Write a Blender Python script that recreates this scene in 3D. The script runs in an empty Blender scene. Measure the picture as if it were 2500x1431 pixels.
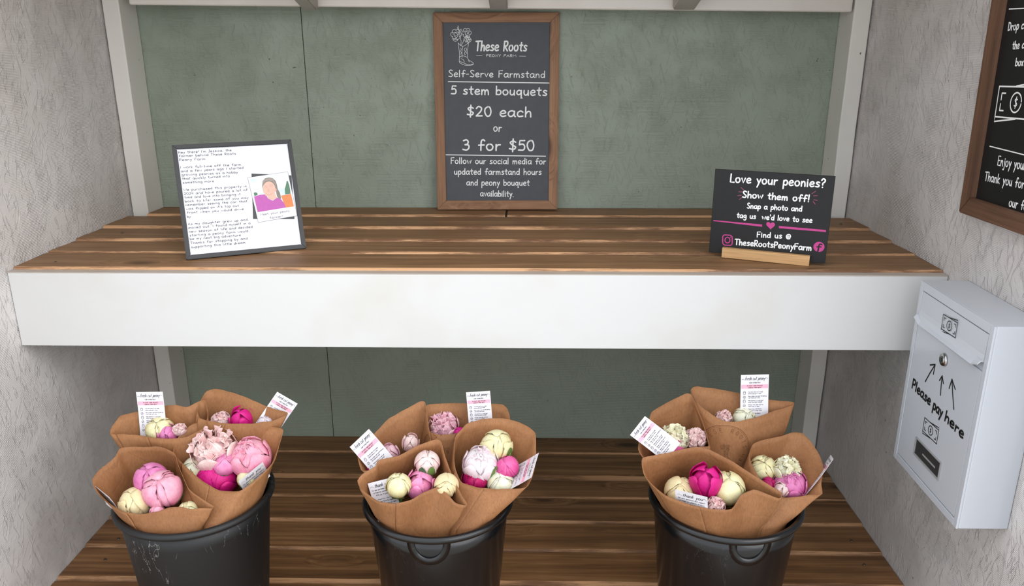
import bpy, bmesh, math, random
from mathutils import Vector, Matrix, noise
from mathutils.bvhtree import BVHTree
random.seed(7)
PI = math.pi
SC = bpy.context.scene
COL = SC.collection

# ------------------------------------------------------------ camera, light
cam_d = bpy.data.cameras.new('camera'); cam = bpy.data.objects.new('camera', cam_d); COL.objects.link(cam)
SC.camera = cam
cam_d.sensor_fit = 'HORIZONTAL'; cam_d.sensor_width = 36.0
cam_d.lens = 36.0 * 1976.68 / 2500.0
cam_d.clip_start = 0.02; cam_d.clip_end = 200
PITCH, YAW, ROLL = .3134, -.0196, .0017
fw = Vector((math.sin(YAW)*math.cos(PITCH), math.cos(YAW)*math.cos(PITCH), -math.sin(PITCH)))
rt = fw.cross(Vector((0,0,1))).normalized(); dn = fw.cross(rt)
c_, s_ = math.cos(ROLL), math.sin(ROLL)
rt, dn = c_*rt + s_*dn, -s_*rt + c_*dn
cam.matrix_world = Matrix(((rt.x,-dn.x,-fw.x,.976),(rt.y,-dn.y,-fw.y,-1.4377),(rt.z,-dn.z,-fw.z,.4274),(0,0,0,1)))

world = bpy.data.worlds.new('overcast'); SC.world = world; world.use_nodes = True
wn = world.node_tree.nodes; wl = world.node_tree.links
bg = wn['Background']
tc = wn.new('ShaderNodeTexCoord'); sp = wn.new('ShaderNodeSeparateXYZ'); mr = wn.new('ShaderNodeMapRange'); cr = wn.new('ShaderNodeMix'); cr.data_type = 'RGBA'
wl.new(tc.outputs['Generated'], sp.inputs[0]); wl.new(sp.outputs['Z'], mr.inputs['Value'])
mr.inputs['From Min'].default_value = -.05; mr.inputs['From Max'].default_value = 1.0
cr.inputs['A'].default_value = (.84,.90,.97,1); cr.inputs['B'].default_value = (1.0,1.02,1.06,1)
wl.new(mr.outputs[0], cr.inputs['Factor']); wl.new(cr.outputs['Result'], bg.inputs['Color'])
bg.inputs['Strength'].default_value = 2.08
sun_d = bpy.data.lights.new('cloudy_sun','SUN'); sun = bpy.data.objects.new('cloudy_sun', sun_d); COL.objects.link(sun)
sun_d.energy = 1.25; sun_d.angle = math.radians(50); sun_d.color = (1,.97,.93)
sun.rotation_euler = Vector((.95,-1.0,.80)).to_track_quat('Z','Y').to_euler()
sun.location = (2,-4,3)
SC.view_settings.view_transform = 'Standard'; SC.view_settings.look = 'None'
SC.view_settings.gamma = 1; SC.view_settings.use_curve_mapping = False
SC.view_settings.exposure = 0.0

# ------------------------------------------------------------ data measured in metres
DATA_CHALK = [["Self-Serve Farmstand",[0.034,0.3209],[0.2665,0.3182],0.0156],["5 stem bouquets",[0.0391,0.2803],[0.2718,0.2762],0.0203],["$20 each",[0.0771,0.2284],[0.234,0.2258],0.0235],["or",[0.1412,0.1919],[0.1608,0.1911],0.0184],["3 for $50",[0.0649,0.1464],[0.2414,0.1446],0.0256],["Follow our social media for",[0.0356,0.1137],[0.27,0.1117],0.0145],["updated farmstand hours",[0.0434,0.087],[0.2595,0.0859],0.0146],["and peony bouquet",[0.0735,0.0601],[0.2298,0.059],0.0147],["availability.",[0.1074,0.0331],[0.1908,0.0313],0.0147]]
DATA_CHALK_TITLE = [["These Roots",[0.0992,0.3812],[0.2219,0.3798],0.022]]
DATA_CHALK_SUB = [["PEONY FARM",[0.1252,0.3671],[0.197,0.3666],0.0052]]
DATA_CHALK_LINES = [[[0.0334,0.3096],[0.2782,0.3059]],[[0.0237,0.1352],[0.2691,0.1313]],[[0.1014,0.3697],[0.1156,0.3697]],[[0.2047,0.3684],[0.22,0.3681]]]
DATA_BOOT = [[[0.0585,0.3992],[0.0605,0.3838],[0.0615,0.3709],[0.0605,0.3587],[0.0616,0.3535],[0.0681,0.3498],[0.0765,0.3472],[0.0865,0.3472],[0.0935,0.3494],[0.0939,0.3527],[0.0889,0.3564],[0.0836,0.3594],[0.0802,0.3653],[0.08,0.3746],[0.0817,0.3874],[0.0834,0.3992]],[[0.0585,0.3992],[0.0642,0.3933],[0.0695,0.3911],[0.0749,0.3933],[0.0834,0.3992]],[[0.0695,0.3911],[0.0677,0.3783],[0.0679,0.3654]],[[0.0606,0.3661],[0.0668,0.369],[0.0741,0.3683],[0.0802,0.3653]],[[0.0609,0.3565],[0.0701,0.3535],[0.0777,0.3498],[0.0865,0.349],[0.0935,0.3505]],[[0.0641,0.3875],[0.0659,0.3838],[0.0639,0.3801],[0.0662,0.3764],[0.0642,0.3727]],[[0.0752,0.3874],[0.0728,0.383],[0.0754,0.3794],[0.0731,0.3749],[0.0753,0.3712]],[[0.0771,0.3882],[0.0789,0.3838],[0.077,0.3794],[0.0788,0.3742]],[[0.0652,0.3631],[0.0702,0.3602],[0.0728,0.355]],[[0.082,0.3587],[0.0851,0.355]],[[0.0641,0.3919],[0.0658,0.4014],[0.0644,0.4095]],[[0.0657,0.3926],[0.0708,0.4014],[0.0728,0.4094]],[[0.0588,0.4379],[0.0609,0.4313],[0.0593,0.4248],[0.0623,0.419],[0.0644,0.4095]],[[0.0609,0.4313],[0.0579,0.4299],[0.0572,0.4343],[0.0595,0.4357]],[[0.0624,0.4241],[0.0662,0.4262],[0.0663,0.4299],[0.0632,0.4284],[0.0624,0.4241]],[[0.0765,0.3999],[0.0835,0.4058],[0.0904,0.4072],[0.0872,0.4014],[0.0803,0.3984]],[[0.046,0.4066],[0.0505,0.4029],[0.0574,0.4043],[0.0537,0.408],[0.0476,0.4095],[0.046,0.4066]],[[0.0616,0.4234],[0.0641,0.4225],[0.066,0.4207],[0.0667,0.4182],[0.066,0.4158],[0.064,0.4139],[0.0614,0.413]],[[0.0623,0.4145],[0.0627,0.4119],[0.062,0.4094],[0.0601,0.4076],[0.0575,0.407],[0.0549,0.4076],[0.0528,0.4093]],[[0.0546,0.4093],[0.0525,0.4076],[0.0498,0.407],[0.0473,0.4076],[0.0454,0.4094],[0.0448,0.4119],[0.0453,0.4145]],[[0.0461,0.413],[0.0436,0.414],[0.0417,0.4158],[0.041,0.4183],[0.0418,0.4207],[0.0437,0.4225],[0.0463,0.4235]],[[0.0454,0.422],[0.045,0.4245],[0.0458,0.4271],[0.0476,0.4289],[0.0502,0.4295],[0.0528,0.4288],[0.0549,0.4272]],[[0.0531,0.4272],[0.0553,0.4288],[0.0579,0.4295],[0.0605,0.4289],[0.0623,0.4271],[0.0629,0.4245],[0.0625,0.4219]],[[0.0476,0.4174],[0.047,0.4208],[0.0499,0.4229],[0.053,0.4231],[0.0559,0.4238],[0.0594,0.423],[0.0603,0.4197],[0.0589,0.4169],[0.058,0.4142],[0.0557,0.4115],[0.0522,0.4119],[0.0502,0.4145]],[[0.0534,0.4149],[0.0514,0.415],[0.0506,0.4168],[0.051,0.4184],[0.051,0.42],[0.052,0.4217],[0.054,0.4218],[0.0554,0.4206],[0.0567,0.4198],[0.058,0.4183],[0.0572,0.4165],[0.0554,0.4159]],[[0.0859,0.4264],[0.0881,0.4256],[0.0898,0.424],[0.0904,0.4218],[0.0897,0.4197],[0.088,0.4181],[0.0858,0.4173]],[[0.0866,0.4186],[0.0869,0.4163],[0.0863,0.4141],[0.0846,0.4125],[0.0824,0.4119],[0.0801,0.4125],[0.0782,0.414]],[[0.0798,0.414],[0.0779,0.4125],[0.0756,0.412],[0.0733,0.4125],[0.0717,0.4141],[0.0711,0.4163],[0.0716,0.4186]],[[0.0723,0.4173],[0.0701,0.4181],[0.0684,0.4197],[0.0678,0.4219],[0.0685,0.424],[0.0702,0.4256],[0.0725,0.4264]],[[0.0717,0.4251],[0.0713,0.4274],[0.072,0.4296],[0.0736,0.4312],[0.0759,0.4317],[0.0782,0.4311],[0.08,0.4297]],[[0.0784,0.4297],[0.0803,0.4311],[0.0826,0.4317],[0.0849,0.4312],[0.0865,0.4296],[0.0871,0.4274],[0.0866,0.4251]],[[0.0736,0.4211],[0.0731,0.4241],[0.0756,0.426],[0.0783,0.4261],[0.0809,0.4267],[0.084,0.426],[0.0848,0.4231],[0.0835,0.4206],[0.0827,0.4183],[0.0808,0.4159],[0.0776,0.4163],[0.0759,0.4186]],[[0.0787,0.4189],[0.0769,0.419],[0.0762,0.4206],[0.0766,0.422],[0.0766,0.4234],[0.0774,0.4249],[0.0792,0.4249],[0.0804,0.424],[0.0816,0.4232],[0.0827,0.4219],[0.082,0.4203],[0.0805,0.4198]],[[0.0851,0.4111],[0.0867,0.4106],[0.0878,0.4094],[0.0882,0.408],[0.0878,0.4065],[0.0866,0.4054],[0.085,0.4048]],[[0.0856,0.4057],[0.0858,0.4041],[0.0854,0.4026],[0.0842,0.4015],[0.0827,0.4011],[0.0811,0.4015],[0.0798,0.4025]],[[0.0809,0.4025],[0.0796,0.4015],[0.078,0.4011],[0.0764,0.4015],[0.0753,0.4026],[0.0749,0.4041],[0.0752,0.4057]],[[0.0758,0.4048],[0.0742,0.4054],[0.0731,0.4065],[0.0726,0.408],[0.0731,0.4095],[0.0743,0.4106],[0.0758,0.4111]],[[0.0753,0.4102],[0.075,0.4118],[0.0755,0.4133],[0.0766,0.4144],[0.0782,0.4148],[0.0798,0.4144],[0.0811,0.4134]],[[0.08,0.4134],[0.0813,0.4144],[0.0829,0.4148],[0.0844,0.4144],[0.0855,0.4133],[0.0859,0.4118],[0.0856,0.4102]],[[0.0766,0.4075],[0.0763,0.4095],[0.078,0.4108],[0.0799,0.4109],[0.0817,0.4113],[0.0838,0.4109],[0.0843,0.4088],[0.0835,0.4071],[0.0829,0.4055],[0.0816,0.4039],[0.0794,0.4041],[0.0782,0.4057]],[[0.0802,0.4059],[0.0789,0.406],[0.0785,0.4071],[0.0787,0.4081],[0.0787,0.4091],[0.0793,0.4101],[0.0805,0.4101],[0.0814,0.4094],[0.0822,0.4089],[0.0829,0.408],[0.0825,0.4069],[0.0814,0.4065]]]
DATA_LETTER = [["Hey there! I'm Jessica, the",[0.0107,0.2122],[0.1106,0.2114],0.0053],["farmer behind These Roots",[0.0107,0.205],[0.1182,0.2039],0.0052],["Peony Farm",[0.0106,0.1971],[0.059,0.1965],0.0053],["I work full-time off the farm,",[0.0107,0.1822],[0.1271,0.1806],0.0053],["and a few years ago I started",[0.011,0.1743],[0.1289,0.174],0.0053],["growing peonies as a hobby",[0.0113,0.1671],[0.1169,0.1654],0.0052],["that quickly turned into",[0.0115,0.1592],[0.1008,0.1587],0.0053],["something more.",[0.0114,0.1514],[0.0717,0.1506],0.0052],["We purchased this property in",[0.0113,0.1367],[0.1303,0.1357],0.0053],["2024 and have poured a lot of",[0.0111,0.1289],[0.131,0.128],0.0053],["time and love into bringing it",[0.0111,0.1217],[0.1165,0.1203],0.0052],["back to life- some of you may",[0.011,0.1137],[0.131,0.112],0.0052],["remember seeing the car that",[0.0114,0.1065],[0.1276,0.1049],0.0052],["was flipped on it's top out",[0.0117,0.0987],[0.1104,0.0973],0.0052],["front when you would drive",[0.0119,0.0909],[0.1187,0.0896],0.0052],["by.",[0.0113,0.0831],[0.0198,0.0827],0.0052],["As my daughter grew up and",[0.0113,0.0681],[0.1232,0.0673],0.0052],["moved out, I found myself in a",[0.0111,0.0608],[0.1281,0.0598],0.0052],["new season of life and decided",[0.0112,0.053],[0.1312,0.052],0.0052],["starting a peony farm would",[0.0114,0.0456],[0.1218,0.0441],0.0052],["be my next big adventure.",[0.0112,0.0384],[0.1087,0.0372],0.0052],["Thanks for stopping by and",[0.0111,0.0301],[0.1184,0.0293],0.0052],["supporting this little dream",[0.0114,0.0223],[0.1133,0.0214],0.0052]]
DATA_POLAROID_TEXT = [["Meet your peony",[0.1494,0.0751],[0.2076,0.0786],0.0052],["farmer!",[0.1664,0.067],[0.1926,0.0685],0.0052]]
DATA_BACKING = [[0.143,0.163],[0.2235,0.1538],[0.2152,0.0625],[0.1341,0.0697]]
DATA_POLAROID = [[0.1344,0.1551],[0.2147,0.1618],[0.2229,0.0689],[0.1433,0.0618]]
DATA_PRINT = [[0.1383,0.1512],[0.2097,0.1579],[0.2174,0.0888],[0.1447,0.0828]]
DATA_PORTRAIT = {"cloud":[[[0.149,0.1384],[0.1589,0.1417],[0.1601,0.1214],[0.1428,0.1197],[0.1422,0.1228]],[[0.191,0.1516],[0.2086,0.1524],[0.2096,0.1421],[0.1966,0.1349]]],"tree":[[[0.2096,0.1421],[0.2122,0.1429],[0.2139,0.1336],[0.2145,0.1233],[0.2141,0.1156],[0.2033,0.115],[0.2038,0.1262],[0.2072,0.1341]],[[0.142,0.1228],[0.1452,0.1241],[0.1492,0.1222],[0.1494,0.1178],[0.1427,0.1163]]],"fence":[[[0.1946,0.113],[0.215,0.1155],[0.2174,0.0888],[0.2004,0.0874]]],"hair":[[[0.1607,0.1375],[0.1623,0.1455],[0.1678,0.1512],[0.1757,0.1527],[0.1831,0.1505],[0.1881,0.1447],[0.1898,0.1354],[0.1901,0.1272],[0.1935,0.1188],[0.1944,0.1086],[0.1922,0.1023],[0.1886,0.104],[0.1862,0.1153],[0.1859,0.1275],[0.1779,0.1403],[0.1641,0.1373],[0.1604,0.1295]]],"shirt":[[[0.1418,0.1152],[0.153,0.1179],[0.1645,0.118],[0.169,0.1086],[0.177,0.1039],[0.1864,0.1092],[0.1937,0.1056],[0.1989,0.097],[0.2012,0.0877],[0.1447,0.0828]]],"skin":[[[0.1658,0.121],[0.1832,0.1216],[0.1864,0.1092],[0.1771,0.1047],[0.1695,0.1085]],[[0.1858,0.1287],[0.1849,0.1232],[0.1826,0.1182],[0.1792,0.1145],[0.175,0.1124],[0.1706,0.1122],[0.1665,0.1139],[0.1632,0.1173],[0.1611,0.122],[0.1604,0.1274],[0.1613,0.133],[0.1635,0.1379],[0.167,0.1417],[0.1711,0.1438],[0.1755,0.1441],[0.1796,0.1424],[0.183,0.139],[0.1851,0.1342]]],"fringe":[[[0.1607,0.1345],[0.162,0.1435],[0.1666,0.1492],[0.1756,0.1523],[0.1839,0.1488],[0.1875,0.1396],[0.1873,0.1295],[0.1857,0.1377],[0.1819,0.1441],[0.1748,0.1462],[0.168,0.1451],[0.1633,0.1404]]],"ear":[[[0.1876,0.1254],[0.1873,0.1243],[0.1869,0.1233],[0.1864,0.1226],[0.1859,0.1223],[0.1853,0.1223],[0.1849,0.1228],[0.1846,0.1235],[0.1844,0.1245],[0.1845,0.1256],[0.1847,0.1267],[0.1851,0.1277],[0.1856,0.1283],[0.1862,0.1287],[0.1867,0.1286],[0.1872,0.1282],[0.1875,0.1275],[0.1876,0.1265]]]}
DATA_FACE_LINES = [[[0.1643,0.1312],[0.1673,0.1322],[0.1694,0.1308]],[[0.1759,0.1319],[0.1789,0.1331],[0.1816,0.1315]],[[0.1652,0.1341],[0.1681,0.1354],[0.1702,0.1342]],[[0.1757,0.1354],[0.179,0.1366],[0.1822,0.1349]],[[0.1719,0.1294],[0.1706,0.125],[0.1719,0.1237],[0.1739,0.1244]],[[0.1667,0.1193],[0.17,0.1166],[0.1749,0.117],[0.1787,0.1196]]]
DATA_SIGN = [["Love your peonies?",[0.0299,0.1421],[0.201,0.1439],0.0159],["Show them off!",[0.0554,0.1143],[0.1768,0.1153],0.0124],["Snap a photo and",[0.0657,0.0942],[0.1658,0.0963],0.01],["tag us  we'd love to see",[0.0484,0.0743],[0.1859,0.0762],0.01],["Find us @",[0.089,0.0393],[0.1508,0.0419],0.0105],["TheseRootsPeonyFarm",[0.049,0.0203],[0.1902,0.0229],0.0114]]
DATA_SIGN_BARS = [[[0.004,0.0655],[0.0965,0.065],[0.0969,0.0605],[0.0041,0.0636]],[[0.1273,0.0649],[0.2116,0.0649],[0.2121,0.061],[0.1277,0.0606]]]
DATA_HEART = [[0.112,0.0673],[0.112,0.0679],[0.1125,0.0691],[0.1137,0.0703],[0.1155,0.0709],[0.1176,0.0704],[0.1193,0.0689],[0.1201,0.0668],[0.1197,0.0647],[0.1183,0.0626],[0.1165,0.0607],[0.1147,0.059],[0.1136,0.0575],[0.1131,0.0564],[0.1131,0.056],[0.1129,0.0564],[0.1123,0.0575],[0.1108,0.059],[0.1087,0.0607],[0.1065,0.0626],[0.1047,0.0646],[0.1039,0.0668],[0.1043,0.0689],[0.1058,0.0704],[0.1078,0.0709],[0.1097,0.0703],[0.1112,0.0691],[0.1118,0.0679]]
DATA_RAYS = [[[0.0513,0.1332],[0.0577,0.1283]],[[0.0477,0.1249],[0.0537,0.1247]],[[0.0466,0.117],[0.053,0.1184]],[[0.0546,0.1142],[0.0501,0.1098]],[[0.1859,0.136],[0.1797,0.1307]],[[0.1896,0.128],[0.1833,0.1272]],[[0.1906,0.1192],[0.1844,0.1199]],[[0.1835,0.1167],[0.1877,0.1119]]]
DATA_CAMERA_MARK = [[[0.0376,0.0383],[0.0391,0.0381],[0.0405,0.0374],[0.0417,0.0363],[0.0425,0.0349],[0.0429,0.0334],[0.0437,0.0231],[0.0436,0.0215],[0.043,0.0201],[0.042,0.0189],[0.0407,0.0181],[0.0392,0.0178],[0.0308,0.0175],[0.0292,0.0177],[0.0278,0.0184],[0.0266,0.0195],[0.0258,0.0209],[0.0254,0.0225],[0.0246,0.0327],[0.0247,0.0343],[0.0253,0.0358],[0.0263,0.037],[0.0276,0.0377],[0.0291,0.038],[0.0376,0.0383]],[[0.0389,0.0284],[0.0388,0.0265],[0.0381,0.0247],[0.0369,0.0234],[0.0354,0.0226],[0.0338,0.0224],[0.0322,0.0229],[0.0308,0.024],[0.0299,0.0256],[0.0294,0.0275],[0.0296,0.0294],[0.0303,0.0311],[0.0314,0.0325],[0.0329,0.0333],[0.0346,0.0334],[0.0362,0.0329],[0.0375,0.0318],[0.0385,0.0302],[0.0389,0.0284]]]
DATA_CAMERA_DOT = [0.0395,0.0345]
DATA_ROUND_MARK = [0.2029,0.0314]
DATA_SIGN_FRAME = [[1.3371,0.1267,0.007],-0.3849,0.0056,0.217,0.1655]
DATA_STAND = [1.35815,0.10736,-0.3849,0.1625,0.0193]
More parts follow.
